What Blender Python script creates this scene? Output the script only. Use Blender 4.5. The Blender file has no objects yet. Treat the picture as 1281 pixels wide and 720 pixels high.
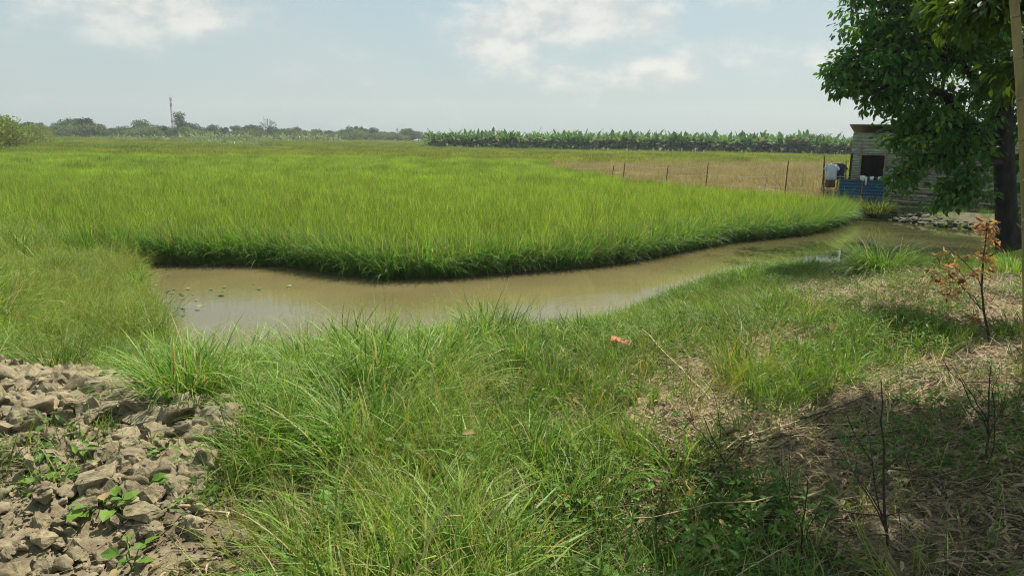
import bpy, bmesh, math, random
import numpy as np
from mathutils import Vector, Matrix

RAD = math.radians
rng = np.random.default_rng(11)
random.seed(11)
scn = bpy.context.scene
COL = scn.collection

# ------------------------------------------------------------------ camera
CAM = np.array([0.0, 0.0, 2.55])
FPX, W0, H0 = 930.0, 1281.0, 720.0
PITCH, ROLL = RAD(11.49), RAD(0.8)
_M = (Matrix.Rotation(math.pi / 2 - PITCH, 3, 'X') @ Matrix.Rotation(ROLL, 3, 'Z'))
CM = np.array(_M)


def ray(u, v):
    return CM @ np.array([(u - W0 / 2) / FPX, -(v - H0 / 2) / FPX, -1.0])


def P(u, v, z=0.0):
    d = ray(u, v)
    t = (z - CAM[2]) / d[2]
    return CAM + d * t


def PD(u, v, dist):
    """point on the sight line at a horizontal distance"""
    d = ray(u, v)
    return CAM + d * (dist / math.hypot(d[0], d[1]))


def proj(p):
    p = np.asarray(p, float)
    q = (p - CAM) @ CM
    w = np.maximum(-q[..., 2], 1e-3)
    return W0 / 2 + FPX * q[..., 0] / w, H0 / 2 - FPX * q[..., 1] / w, -q[..., 2]


cam_d = bpy.data.cameras.new('camera')
cam = bpy.data.objects.new('camera', cam_d)
COL.objects.link(cam)
cam.location = CAM
cam.rotation_euler = _M.to_euler()
cam_d.sensor_width = 36
cam_d.lens = FPX / W0 * 36
cam_d.clip_start = 0.05
cam_d.clip_end = 5000
scn.camera = cam

# ------------------------------------------------------------------ numpy noise


def _hash(ix, iy, s):
    h = (ix.astype(np.int64) * 374761393 + iy.astype(np.int64) * 668265263 + s * 982451653) & 0x7fffffff
    h = ((h ^ (h >> 13)) * 1274126177) & 0x7fffffff
    h = (h ^ (h >> 16)) & 0xffffff
    return h / float(0xffffff)


def vnoise(x, y, s=0):
    x = np.asarray(x, float); y = np.asarray(y, float)
    ix = np.floor(x); iy = np.floor(y)
    fx = x - ix; fy = y - iy
    fx = fx * fx * (3 - 2 * fx); fy = fy * fy * (3 - 2 * fy)
    a = _hash(ix, iy, s); b = _hash(ix + 1, iy, s); c = _hash(ix, iy + 1, s); d = _hash(ix + 1, iy + 1, s)
    return (a * (1 - fx) + b * fx) * (1 - fy) + (c * (1 - fx) + d * fx) * fy


def fbm(x, y, s=0, o=3):
    r = 0; a = 0.5; t = 0
    for k in range(o):
        r = r + a * vnoise(x * 2 ** k, y * 2 ** k, s + k * 7); t += a; a *= 0.5
    return r / t


def sstep(a, b, x):
    t = np.clip((x - a) / (b - a), 0, 1)
    return t * t * (3 - 2 * t)


def inpoly(poly, x, y):
    x = np.asarray(x, float); y = np.asarray(y, float)
    r = np.zeros(x.shape, bool)
    n = len(poly)
    for i in range(n):
        x0, y0 = poly[i][:2]; x1, y1 = poly[(i + 1) % n][:2]
        c = ((y0 > y) != (y1 > y))
        with np.errstate(divide='ignore', invalid='ignore'):
            xi = (x1 - x0) * (y - y0) / (y1 - y0 + 1e-12) + x0
        r ^= c & (x < xi)
    return r


def pdist(poly, x, y, closed=True):
    x = np.asarray(x, float); y = np.asarray(y, float)
    d = np.full(x.shape, 1e9)
    n = len(poly)
    for i in range(n if closed else n - 1):
        x0, y0 = poly[i][:2]; x1, y1 = poly[(i + 1) % n][:2]
        dx, dy = x1 - x0, y1 - y0
        t = np.clip(((x - x0) * dx + (y - y0) * dy) / (dx * dx + dy * dy + 1e-12), 0, 1)
        d = np.minimum(d, np.hypot(x - x0 - t * dx, y - y0 - t * dy))
    return d


# ------------------------------------------------------------------ layout of the land
EDGE_PX = [(178, 330), (215, 331), (270, 331), (330, 331), (370, 335), (420, 343), (480, 350), (540, 349), (600, 344),
           (660, 340), (700, 337), (760, 331), (800, 325), (860, 313), (910, 303), (960, 298), (1000, 294), (1030, 288),
           (1052, 280), (1064, 273)]
FARB_PX = [(1080, 270), (1110, 275), (1150, 281), (1200, 287), (1250, 291), (1400, 297)]
NEAR_PX = [(1400, 310), (1290, 307), (1245, 313), (1222, 331), (1180, 340), (1120, 344), (1060, 340), (1000, 338), (940, 344), (880, 358),
           (830, 376), (790, 398), (740, 414), (640, 428), (560, 434), (500, 434), (440, 436), (400, 446), (340, 466),
           (270, 470), (218, 452), (198, 412), (186, 376), (172, 345)]
EDGE = [P(u, v, 0) for u, v in EDGE_PX]
FARB = [P(u, v, 0) for u, v in FARB_PX]
NEAR = [P(u, v, 0) for u, v in NEAR_PX]
CH = [tuple(p[:2]) for p in EDGE + FARB + NEAR]
FRONT = [P(u, v, 0.3) for u, v in [(-2500, 270), (-900, 285), (-400, 295), (0, 306), (100, 320)]] + EDGE
FX = np.array([p[0] for p in FRONT]); FY = np.array([p[1] for p in FRONT])
o_ = np.argsort(FX); FX = FX[o_]; FY = FY[o_]
BROWN = [P(u, v, .62)[:2] for u, v in [(664, 207), (720, 215.5), (800, 229), (880, 237), (960, 243), (1050, 252)]] + \
        [P(1062, 212, .2)[:2], P(1062, 206, .2)[:2], P(690, 205, .2)[:2]]
YARD = [P(1066, 274, 0)[:2], P(1053, 254, .55)[:2], P(1064, 205, .2)[:2], P(1700, 205, .2)[:2], P(1900, 300, 0)[:2],
        P(1400, 297, 0)[:2]] + [P(u, v, 0)[:2] for u, v in FARB_PX[::-1][1:]]
CLOD_PX = [(-400, 466), (60, 466), (120, 474), (190, 500), (285, 508), (290, 545), (262, 600), (255, 650), (300, 700),
           (345, 740), (345, 1100), (-1500, 1100), (-900, 452)]


def H(x, y):
    x = np.asarray(x, float); y = np.asarray(y, float)
    inside = inpoly(CH, x, y)
    sd = pdist(CH, x, y)
    front = np.interp(x, FX, FY)
    rice = (y > front) & (x < CH[19][0] + .1)
    yard = inpoly(YARD, x, y)
    hb = 0.95 - 0.35 * sstep(6.5, 13, y) - 0.25 * sstep(-2.5, -6, x) * sstep(5.5, 8, y)
    near = 0.02 + hb * sstep(-0.05, 4.2, sd) + 0.10 * sstep(0, .35, sd)
    near = near + (fbm(x / 0.9, y / 0.9, 3) - .5) * 0.16 * sstep(0, 1, sd) + (fbm(x / .22, y / .22, 5) - .5) * 0.03
    rz = 0.055 * sstep(-0.05, 0.12, sd) + 0.01 * fbm(x / 2, y / 2, 9)
    yz = 0.02 + 0.32 * sstep(0, 1.6, sd) + 0.03 * fbm(x / .6, y / .6, 4)
    z = np.where(rice & ~yard, rz, np.where(yard | (y > 21), np.where(rice, rz, yz), near))
    far = (y > 40) & ~rice
    z = np.where(far, 0.12, z)
    z = np.where(inside, -0.02 - 0.4 * sstep(0, .7, sd), z)
    return z


def zone_px(poly, x, y, soft=0, seed=0):
    z = H(x, y)
    u, v, d = proj(np.stack([x, y, z], -1))
    if soft:
        u = u + (fbm(x * 2.2, y * 2.2, seed) - .5) * soft * 2
        v = v + (fbm(x * 2.2, y * 2.2, seed + 50) - .5) * soft
    return inpoly(poly, u, v) & (d > 0.1)


DRY_PX = [
    [(985, 352), (1060, 340), (1120, 336), (1180, 342), (1290, 350), (1500, 360), (1500, 425), (1281, 420), (1180, 412), (1080, 400), (1000, 385), (960, 372)],
    [(850, 452), (930, 432), (990, 408), (1060, 410), (1030, 432), (980, 452), (900, 470)],
    [(790, 470), (860, 455), (930, 490), (940, 545), (880, 575), (800, 565), (760, 530), (800, 510)],
]
STRAW_PX = [(870, 578), (940, 552), (1050, 492), (1140, 460), (1281, 425), (1700, 425), (1900, 1200), (1180, 1200), (1050, 690), (960, 620)]
SHADE_PX = [(640, 625), (760, 590), (870, 575), (960, 615), (1060, 690), (1180, 1200), (640, 1200)]

# ------------------------------------------------------------------ mesh buffer


class Buf:
    def __init__(s):
        s.v = []; s.f = []; s.t = []; s.m = []; s.n = 0

    def add(s, v, f, tint=None, mat=0):
        v = np.asarray(v, np.float32).reshape(-1, 3); f = np.asarray(f, np.int64)
        if len(f) == 0:
            return
        s.v.append(v); s.f.append(f + s.n); s.n += len(v)
        if tint is None:
            tint = np.full((len(v), 3), .5)
        s.t.append(np.asarray(tint, np.float32).reshape(-1, 3))
        s.m.append(np.full(len(f), mat, np.int32))

    def mesh(s, name, mats, smooth=False):
        me = bpy.data.meshes.new(name)
        v = np.concatenate(s.v)
        loops = np.concatenate([f.ravel() for f in s.f])
        tot = np.concatenate([np.full(len(f), f.shape[1], np.int64) for f in s.f])
        me.vertices.add(len(v)); me.vertices.foreach_set('co', v.ravel())
        me.loops.add(len(loops)); me.loops.foreach_set('vertex_index', loops.astype(np.int32))
        me.polygons.add(len(tot))
        me.polygons.foreach_set('loop_start', (np.cumsum(tot) - tot).astype(np.int32))
        me.polygons.foreach_set('loop_total', tot.astype(np.int32))
        me.polygons.foreach_set('material_index', np.concatenate(s.m))
        me.polygons.foreach_set('use_smooth', np.full(len(tot), smooth))
        a = me.attributes.new('tint', 'FLOAT_VECTOR', 'POINT')
        a.data.foreach_set('vector', np.concatenate(s.t).ravel())
        for m in (mats if isinstance(mats, (list, tuple)) else [mats]):
            me.materials.append(m)
        me.update(calc_edges=True)
        return me

    def build(s, name, mats, parent=None, loc=None, smooth=False):
        o = bpy.data.objects.new(name, s.mesh(name, mats, smooth))
        COL.objects.link(o)
        if loc is not None:
            o.location = loc
        if parent is not None:
            o.parent = parent
        return o


def blades(buf, base, az, L, w, lean, curve, K=4, mat=0, twist=0.0, pw=1.3, prof=None, tint=None):
    N = len(az)
    base = np.asarray(base, float).reshape(N, 3)
    L = np.broadcast_to(L, N); w = np.broadcast_to(w, N); lean = np.broadcast_to(lean, N); curve = np.broadcast_to(curve, N)
    twist = np.broadcast_to(twist, N)
    tm = (np.arange(K) + .5) / K
    th = lean[:, None] + curve[:, None] * tm ** pw
    sg = (L / K)[:, None]
    r = np.concatenate([np.zeros((N, 1)), np.cumsum(np.sin(th) * sg, 1)], 1)
    z = np.concatenate([np.zeros((N, 1)), np.cumsum(np.cos(th) * sg, 1)], 1)
    c = np.stack([base[:, 0:1] + r * np.cos(az)[:, None], base[:, 1:2] + r * np.sin(az)[:, None], base[:, 2:3] + z], -1)
    t = np.linspace(0, 1, K + 1)
    if prof is None:
        prof = np.interp(t, [0, .25, .6, .85, 1], [.6, 1, .85, .5, .06])
    sa = az[:, None] + math.pi / 2 + twist[:, None] * (t[None] + .5)
    hw = (w[:, None] * prof[None]) * .5
    side = np.stack([np.cos(sa) * hw, np.sin(sa) * hw, np.zeros_like(hw)], -1)
    V = np.stack([c - side, c + side], 2)
    idx = np.arange(N)[:, None] * (2 * (K + 1)) + np.arange(K)[None] * 2
    F = np.stack([idx, idx + 1, idx + 3, idx + 2], -1).reshape(-1, 4)
    if tint is None:
        tint = rng.random((N, 2))
    T = np.zeros((N, K + 1, 2, 3))
    T[..., 0] = tint[:, 0][:, None, None]; T[..., 1] = t[None, :, None]; T[..., 2] = tint[:, 1][:, None, None]
    buf.add(V.reshape(-1, 3), F, T.reshape(-1, 3), mat)


def norm(a):
    return a / np.maximum(np.linalg.norm(a, axis=-1, keepdims=True), 1e-9)


def leaves(buf, pos, d, nrm, L, w, mat=0, fold=.25, tint=None, droop=.15):
    """ovate folded leaves: pos (N,3), direction d, normal nrm"""
    N = len(pos)
    d = norm(np.asarray(d, float)); s = norm(np.cross(d, nrm)); n = np.cross(s, d)
    L = np.broadcast_to(L, N)[:, None]; w = np.broadcast_to(w, N)[:, None]
    b = pos
    t = pos + d * L - n * L * droop
    mid = pos + d * L * .5
    l1 = pos + d * L * .28 + s * w * .48 + n * w * fold; r1 = pos + d * L * .28 - s * w * .48 + n * w * fold
    l2 = pos + d * L * .66 + s * w * .40 + n * w * (fold - .1); r2 = pos + d * L * .66 - s * w * .40 + n * w * (fold - .1)
    V = np.stack([b, l1, l2, t, r2, r1, mid], 1)
    i = np.arange(N)[:, None] * 7
    F = np.concatenate([i + np.array([[0, 1, 2, 6]]), i + np.array([[6, 2, 3, 4]]), i + np.array([[0, 6, 4, 5]])], 0)
    if tint is None:
        tint = rng.random((N, 2))
    T = np.zeros((N, 7, 3)); T[..., 0] = tint[:, 0][:, None]; T[..., 2] = tint[:, 1][:, None]
    T[..., 1] = np.array([0, .3, .7, 1, .7, .3, .5])[None]
    buf.add(V.reshape(-1, 3), F, T.reshape(-1, 3), mat)


def tube(buf, pts, rad, sides=6, mat=0, tint=.5, cap=True):
    pts = np.asarray(pts, float); n = len(pts)
    rad = np.broadcast_to(rad, n)
    tg = norm(np.gradient(pts, axis=0))
    up = np.array([0, 0, 1.0]) if abs(tg[0][2]) < .9 else np.array([1.0, 0, 0])
    a = norm(np.cross(tg, up)); b = np.cross(tg, a)
    ang = np.linspace(0, 2 * math.pi, sides, endpoint=False)
    V = pts[:, None] + (a[:, None] * np.cos(ang)[None, :, None] + b[:, None] * np.sin(ang)[None, :, None]) * rad[:, None, None]
    F = []
    for k in range(n - 1):
        for j in range(sides):
            j2 = (j + 1) % sides
            F.append((k * sides + j, k * sides + j2, (k + 1) * sides + j2, (k + 1) * sides + j))
    T = np.zeros((n, sides, 3)); T[..., 0] = tint; T[..., 1] = np.linspace(0, 1, n)[:, None]; T[..., 2] = tint
    buf.add(V.reshape(-1, 3), F, T.reshape(-1, 3), mat)
    if cap:
        for k in (0, n - 1):
            v = V[k]
            buf.add(np.concatenate([v, pts[k][None]]), [(j, (j + 1) % sides, sides) for j in range(sides)], None, mat)


def box(buf, c, s, rz=0.0, mat=0, rx=0.0):
    c = np.asarray(c, float); s = np.asarray(s, float) / 2
    v = np.array([(x, y, z) for x in (-1, 1) for y in (-1, 1) for z in (-1, 1)], float) * s
    m = np.array(Matrix.Rotation(rz, 3, 'Z') @ Matrix.Rotation(rx, 3, 'X'))
    v = v @ m.T + c
    f = [(0, 1, 3, 2), (4, 6, 7, 5), (0, 4, 5, 1), (2, 3, 7, 6), (0, 2, 6, 4), (1, 5, 7, 3)]
    buf.add(v, f, None, mat)


def tag(o, label=None, cat=None, group=None, kind=None):
    if label: o['label'] = label
    if cat: o['category'] = cat
    if group: o['group'] = group
    if kind: o['kind'] = kind
    return o


def empty(name, loc, label=None, cat=None, group=None, rz=0.0):
    o = bpy.data.objects.new(name, None)
    o.empty_display_size = .2
    COL.objects.link(o); o.location = loc; o.rotation_euler.z = rz
    return tag(o, label, cat, group)


def copy_tree(o, parent=None):
    c = o.copy(); COL.objects.link(c)
    if parent is not None:
        c.parent = parent
    for ch in [k for k in KIDS.get(o.name, [])]:
        copy_tree(ch, c)
    return c


KIDS = {}


def reg(o):
    """remember the children of a prototype so copies are fast"""
    for x in list(bpy.data.objects):
        if x.parent is not None and (x.parent == o or x.parent.parent == o):
            l = KIDS.setdefault(x.parent.name, [])
            if x not in l:
                l.append(x)


# ------------------------------------------------------------------ materials


class NT:
    def __init__(s, m):
        m.use_nodes = True
        s.t = m.node_tree; s.t.nodes.clear()

    def n(s, typ, **kw):
        nd = s.t.nodes.new(typ)
        for k, v in kw.items():
            if k.startswith('i_'):
                nd.inputs[k[2:].replace('_', ' ')].default_value = v
            else:
                setattr(nd, k, v)
        return nd

    def l(s, a, b):
        s.t.links.new(a, b)

    def mixc(s, f, a, b, blend='MIX'):
        nd = s.t.nodes.new('ShaderNodeMix'); nd.data_type = 'RGBA'; nd.blend_type = blend
        for sock, val in ((nd.inputs[0], f), (nd.inputs[6], a), (nd.inputs[7], b)):
            if hasattr(val, 'is_linked') or isinstance(val, bpy.types.NodeSocket):
                s.l(val, sock)
            elif isinstance(val, (int, float)):
                sock.default_value = val
            else:
                sock.default_value = (*val, 1)
        return nd.outputs[2]

    def math(s, op, a, b=None, c=None, clamp=False):
        nd = s.t.nodes.new('ShaderNodeMath'); nd.operation = op; nd.use_clamp = clamp
        for k, val in enumerate((a, b, c)):
            if val is None: continue
            if isinstance(val, bpy.types.NodeSocket): s.l(val, nd.inputs[k])
            else: nd.inputs[k].default_value = val
        return nd.outputs[0]

    def ramp(s, v, lo, hi):
        nd = s.t.nodes.new('ShaderNodeMapRange'); nd.interpolation_type = 'SMOOTHSTEP'
        s.l(v, nd.inputs[0]); nd.inputs[1].default_value = lo; nd.inputs[2].default_value = hi
        return nd.outputs[0]

    def noise(s, vec, scale, detail=2, rough=.5):
        nd = s.t.nodes.new('ShaderNodeTexNoise')
        nd.inputs['Scale'].default_value = scale; nd.inputs['Detail'].default_value = detail
        nd.inputs['Roughness'].default_value = rough
        if vec is not None: s.l(vec, nd.inputs['Vector'])
        return nd.outputs[0]


def leaf_mat(name, c1, c2, dry=(0.3, 0.24, .1), dry_amt=.08, nscale=.5, transl=.35, rough=.55, spec=.22, tip=None, var=.85, patch=None, pscale=(.05, .15, 1)):
    """two-sided foliage: colour varies leaf by leaf (tint) and place by place (noise)"""
    m = bpy.data.materials.new(name); t = NT(m)
    at = t.n('ShaderNodeAttribute', attribute_name='tint')
    sp = t.n('ShaderNodeSeparateXYZ'); t.l(at.outputs['Vector'], sp.inputs[0])
    geo = t.n('ShaderNodeNewGeometry')
    nz = t.noise(geo.outputs['Position'], nscale, 3)
    f = t.math('ADD', t.math('MULTIPLY', sp.outputs[0], .55), t.math('MULTIPLY', t.math('SUBTRACT', nz, .3), 1.1), clamp=True)
    c = t.mixc(f, c1, c2)
    if patch is not None:
        mp = t.n('ShaderNodeMapping'); mp.inputs['Scale'].default_value = pscale
        t.l(geo.outputs['Position'], mp.inputs[0])
        pz = t.noise(mp.outputs[0], 1.0, 3, .6)
        c = t.mixc(t.ramp(pz, .42, .62), c, patch)
    if tip is not None:
        c = t.mixc(t.math('MULTIPLY', t.ramp(sp.outputs[1], .45, 1.0), .75), c, tip)
    oi = t.n('ShaderNodeObjectInfo')
    vm = t.n('ShaderNodeVectorMath', operation='SCALE'); t.l(c, vm.inputs[0])
    t.l(t.math('MULTIPLY_ADD', oi.outputs['Random'], var, 1.0 - var * .47), vm.inputs['Scale']); c = vm.outputs[0]
    fd = t.math('LESS_THAN', sp.outputs[2], dry_amt)
    c = t.mixc(fd, c, dry)
    b = t.n('ShaderNodeBsdfPrincipled'); t.l(c, b.inputs['Base Color'])
    b.inputs['Roughness'].default_value = rough
    b.inputs['Specular IOR Level'].default_value = spec
    tr = t.n('ShaderNodeBsdfTranslucent')
    t.l(t.mixc(1.0, c, (1.25, 1.2, .55), 'MULTIPLY'), tr.inputs[0])
    mx = t.n('ShaderNodeMixShader'); mx.inputs[0].default_value = transl
    t.l(b.outputs[0], mx.inputs[1]); t.l(tr.outputs[0], mx.inputs[2])
    o = t.n('ShaderNodeOutputMaterial'); t.l(mx.outputs[0], o.inputs[0])
    return m


def solid_mat(name, c1, c2=None, scale=8, rough=.8, bump=.3, stretch=(1, 1, 1), metal=0, spec=.3, bdist=.01):
    m = bpy.data.materials.new(name); t = NT(m)
    tc = t.n('ShaderNodeTexCoord'); mp = t.n('ShaderNodeMapping'); mp.inputs['Scale'].default_value = stretch
    t.l(tc.outputs['Object'], mp.inputs[0])
    nz = t.noise(mp.outputs[0], scale, 5, .65)
    c = t.mixc(t.ramp(nz, .35, .65), c1, c2 or tuple(x * .6 for x in c1))
    b = t.n('ShaderNodeBsdfPrincipled'); t.l(c, b.inputs['Base Color'])
    b.inputs['Roughness'].default_value = rough; b.inputs['Metallic'].default_value = metal
    b.inputs['Specular IOR Level'].default_value = spec
    if bump:
        bp = t.n('ShaderNodeBump'); bp.inputs['Strength'].default_value = bump; bp.inputs['Distance'].default_value = bdist
        t.l(nz, bp.inputs['Height']); t.l(bp.outputs[0], b.inputs['Normal'])
    o = t.n('ShaderNodeOutputMaterial'); t.l(b.outputs[0], o.inputs[0])
    return m


M = {}
M['rice'] = leaf_mat('rice leaves', (.042, .135, .014), (.13, .24, .022), dry=(.40, .38, .12), dry_amt=.03, nscale=.35, transl=.42, var=1.15, tip=(.29, .39, .05), patch=(.045, .125, .014), pscale=(.035, .10, 1))
M['rice_edge'] = leaf_mat('rice edge leaves', (.065, .20, .028), (.16, .33, .05), dry=(.36, .31, .16), dry_amt=.12, nscale=.8, transl=.45, tip=(.2, .28, .06))
M['rice_far'] = leaf_mat('far rice leaves', (.13, .18, .018), (.25, .28, .03), dry=(.42, .36, .13), dry_amt=.08, nscale=.08, transl=.4, patch=(.12, .20, .015), pscale=(.012, .04, 1))
M['lush'] = leaf_mat('lush grass', (.055, .145, .02), (.16, .29, .04), dry=(.40, .34, .16), dry_amt=.10, nscale=1.2, transl=.35, rough=.5, spec=.25, tip=(.26, .38, .06))
M['wispy'] = leaf_mat('fine seeding grass', (.13, .19, .025), (.27, .31, .05), dry=(.42, .34, .16), dry_amt=.16, nscale=1.0, transl=.35)
M['lawn'] = leaf_mat('short grass', (.07, .15, .02), (.17, .26, .035), dry=(.38, .30, .14), dry_amt=.14, nscale=1.5, transl=.35)
M['forb'] = leaf_mat('low weeds', (.05, .12, .02), (.13, .22, .035), dry=(.3, .22, .1), dry_amt=.08, nscale=2, transl=.3)
M['straw'] = leaf_mat('straw', (.22, .15, .075), (.47, .37, .19), dry=(.16, .1, .06), dry_amt=.3, nscale=2, transl=.12, rough=.6)
M['litter'] = leaf_mat('fallen leaves', (.19, .13, .075), (.40, .31, .18), dry=(.12, .08, .05), dry_amt=.3, nscale=3, transl=.1, rough=.7)
M['dryweed'] = leaf_mat('dry weeds', (.22, .17, .075), (.42, .34, .18), dry=(.16, .2, .05), dry_amt=.1, nscale=.3, transl=.25)
M['tree_leaf'] = leaf_mat('broad tree leaves', (.032, .10, .016), (.08, .175, .026), dry=(.18, .28, .03), dry_amt=.08, nscale=.8, transl=.45, rough=.45, spec=.35)
M['tree_leaf2'] = leaf_mat('overhanging tree leaves', (.035, .085, .012), (.09, .16, .02), dry=(.2, .26, .03), dry_amt=.1, nscale=.8, transl=.4, rough=.4)
M['far_leaf'] = leaf_mat('far tree leaves', (.035, .085, .02), (.08, .145, .035), dry=(.09, .12, .035), dry_amt=.2, nscale=.15, transl=.2)
M['far_leaf2'] = leaf_mat('far pale tree leaves', (.08, .14, .035), (.16, .22, .06), dry=(.2, .2, .08), dry_amt=.2, nscale=.15, transl=.2)
M['hedge_leaf'] = leaf_mat('hedge leaves', (.10, .16, .02), (.20, .27, .04), dry=(.24, .17, .06), dry_amt=.22, nscale=.2, transl=.25)
M['banana'] = leaf_mat('banana leaves', (.035, .105, .025), (.10, .20, .045), dry=(.22, .24, .10), dry_amt=.12, nscale=.06, transl=.3, rough=.65, spec=.15)
M['banana_pale'] = leaf_mat('young banana leaves', (.10, .17, .05), (.20, .26, .10), dry=(.26, .26, .13), dry_amt=.15, nscale=.06, transl=.3, rough=.45)
M['rust_leaf'] = leaf_mat('dead orange leaves', (.38, .20, .09), (.62, .42, .24), dry=(.25, .07, .035), dry_amt=.25, nscale=6, transl=.3, rough=.6)
M['pad'] = leaf_mat('floating leaves', (.07, .11, .03), (.15, .20, .07), dry=(.22, .21, .10), dry_amt=.2, nscale=4, transl=.1, rough=.3, spec=.6)
M['bark'] = solid_mat('tree bark', (.05, .038, .028), (.022, .017, .012), 9, .9, .8, (1, 1, .35), bdist=.03)
M['far_bark'] = solid_mat('far bark', (.16, .13, .1), (.09, .07, .055), 2, .9, 0)
M['stem'] = solid_mat('banana stem', (.16, .19, .07), (.12, .09, .05), 3, .7, 0)
M['twig'] = solid_mat('dark twig', (.075, .05, .035), (.04, .028, .02), 30, .85, .3)
M['drystick'] = solid_mat('dry stick', (.48, .38, .22), (.33, .24, .13), 25, .75, .3)
M['bamboo'] = solid_mat('old bamboo', (.34, .25, .085), (.22, .16, .055), 14, .5, .25, (1, 1, .2), spec=.5)
M['bamboo_node'] = solid_mat('bamboo node', (.42, .36, .2), (.16, .12, .06), 40, .6, .3)
M['wood'] = solid_mat('weathered wood', (.30, .25, .19), (.17, .14, .10), 12, .85, .5, (1, 1, .3))
M['post'] = solid_mat('fence post wood', (.14, .10, .075), (.08, .055, .04), 12, .9, .4)
M['tin'] = solid_mat('weathered grey green sheet', (.35, .39, .31), (.21, .20, .15), 3.5, .6, .2, (1, 1, 2.5), spec=.4)
M['tin_dull'] = solid_mat('dull grey sheet', (.29, .28, .22), (.15, .125, .09), 3, .7, .2, (1, 1, 2.5))
M['rust_tin'] = solid_mat('rusty sheet', (.26, .17, .10), (.30, .29, .24), 4, .8, .3, (1, 1, 2))
M['roof'] = solid_mat('roof sheet', (.12, .12, .11), (.2, .19, .16), 4, .6, .2)
M['dark_in'] = solid_mat('interior board', (.05, .045, .035), (.03, .027, .02), 4, .9, 0)
M['blue'] = solid_mat('blue sheet', (.020, .085, .17), (.016, .06, .12), 3, .5, .1, spec=.4)
M['cloth_pale'] = solid_mat('pale blue cloth', (.56, .62, .72), (.46, .52, .62), 18, .9, .3)
M['cloth_dark'] = solid_mat('dark navy cloth', (.035, .035, .06), (.06, .06, .09), 18, .9, .2)
M['cloth_brown'] = solid_mat('brown cloth', (.16, .07, .045), (.10, .05, .035), 18, .9, .2)
M['cloth_white'] = solid_mat('white cloth', (.78, .78, .76), (.68, .68, .67), 12, .9, .2)
M['teal'] = solid_mat('teal plastic', (.02, .25, .17), (.015, .18, .12), 9, .4, .2)
M['brick'] = solid_mat('brick', (.52, .20, .11), (.40, .15, .09), 30, .85, .5)
M['metal'] = solid_mat('mast steel', (.16, .17, .18), (.12, .13, .14), 2, .5, 0)
M['wire'] = solid_mat('fence wire', (.42, .40, .34), (.3, .28, .22), 10, .6, 0)
M['mortar'] = solid_mat('concrete rubble', (.15, .135, .10), (.07, .065, .045), 15, .9, .4)


def clod_mat():
    m = bpy.data.materials.new('dry mud clods'); t = NT(m)
    geo = t.n('ShaderNodeNewGeometry')
    at = t.n('ShaderNodeAttribute', attribute_name='tint')
    oi = t.n('ShaderNodeObjectInfo')
    n1 = t.noise(geo.outputs['Position'], 9, 5, .7)
    n2 = t.noise(geo.outputs['Position'], 60, 4, .7)
    c = t.mixc(t.ramp(n1, .3, .7), (.115, .09, .048), (.36, .295, .172))
    c = t.mixc(t.math('MULTIPLY', oi.outputs['Random'], .5), c, (.25, .21, .135))
    c = t.mixc(t.math('MULTIPLY', t.ramp(n2, .45, .75), .35), c, (.16, .13, .085))
    b = t.n('ShaderNodeBsdfPrincipled'); t.l(c, b.inputs['Base Color']); b.inputs['Roughness'].default_value = .9
    b.inputs['Specular IOR Level'].default_value = .2
    bp = t.n('ShaderNodeBump'); bp.inputs['Strength'].default_value = .9; bp.inputs['Distance'].default_value = .010
    t.l(t.noise(geo.outputs['Position'], 45, 6, .75), bp.inputs['Height']); t.l(bp.outputs[0], b.inputs['Normal'])
    o = t.n('ShaderNodeOutputMaterial'); t.l(b.outputs[0], o.inputs[0])
    return m


M['clod'] = clod_mat()

# ------------------------------------------------------------------ ground


def axis(lo, a, b, hi, step, g=1.09):
    mid = list(np.arange(a, b, step))
    up = []; s = step; x = mid[-1]
    while x < hi:
        s = min(s * g, 60); x += s; up.append(x)
    dn = []; s = step; x = mid[0]
    while x > lo:
        s = min(s * g, 60); x -= s; dn.append(x)
    return np.array(dn[::-1] + mid + up)


xs = axis(-330, -6.0, 7.0, 330, .055, 1.05)
ys = axis(-40, 1.6, 10.5, 360, .055, 1.035)
GX, GY = np.meshgrid(xs, ys)
gx, gy = GX.ravel(), GY.ravel()
gz = H(gx, gy)
near_m = (gy < 16) & (gy > -5) & (np.abs(gx) < 16)
clodm = zone_px(CLOD_PX, gx, gy, 14, 1) & near_m & (gy > .8)
clod_soft = np.zeros_like(gx)
clod_soft[clodm] = 1
drym = np.zeros_like(gx)
for k, poly in enumerate(DRY_PX + [STRAW_PX]):
    drym[zone_px(poly, gx, gy, 22, 10 + k) & near_m] = 1
lump = np.abs(fbm(gx / .16, gy / .16, 21, 4) - .5) * 2
cs2 = clod_soft.reshape(len(ys), len(xs)).copy()
for _ in range(4):
    cs2[1:-1, 1:-1] = (cs2[1:-1, 1:-1] * 2 + cs2[:-2, 1:-1] + cs2[2:, 1:-1] + cs2[1:-1, :-2] + cs2[1:-1, 2:]) / 6
cs2 = cs2.ravel()
gz = gz + cs2 * (0.09 * (1 - lump) - .13 + .05 * vnoise(gx / .07, gy / .07, 33) + .16 * (fbm(gx / .45, gy / .45, 8) - .25))
front = np.interp(gx, FX, FY)
mudm = ((gy > front) & (gy < 400)).astype(float)
mudm[inpoly(CH, gx, gy) | (pdist(CH, gx, gy) < .25)] = 1
brownm = inpoly(BROWN, gx, gy).astype(float)
nx, ny = len(xs), len(ys)
ii = (np.arange(ny - 1)[:, None] * nx + np.arange(nx - 1)[None]).ravel()
F = np.stack([ii, ii + 1, ii + nx + 1, ii + nx], -1)
gb = Buf()
gb.add(np.stack([gx, gy, gz], -1), F, np.stack([clod_soft, np.maximum(drym, brownm), mudm * (1 - brownm)], -1))


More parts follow.
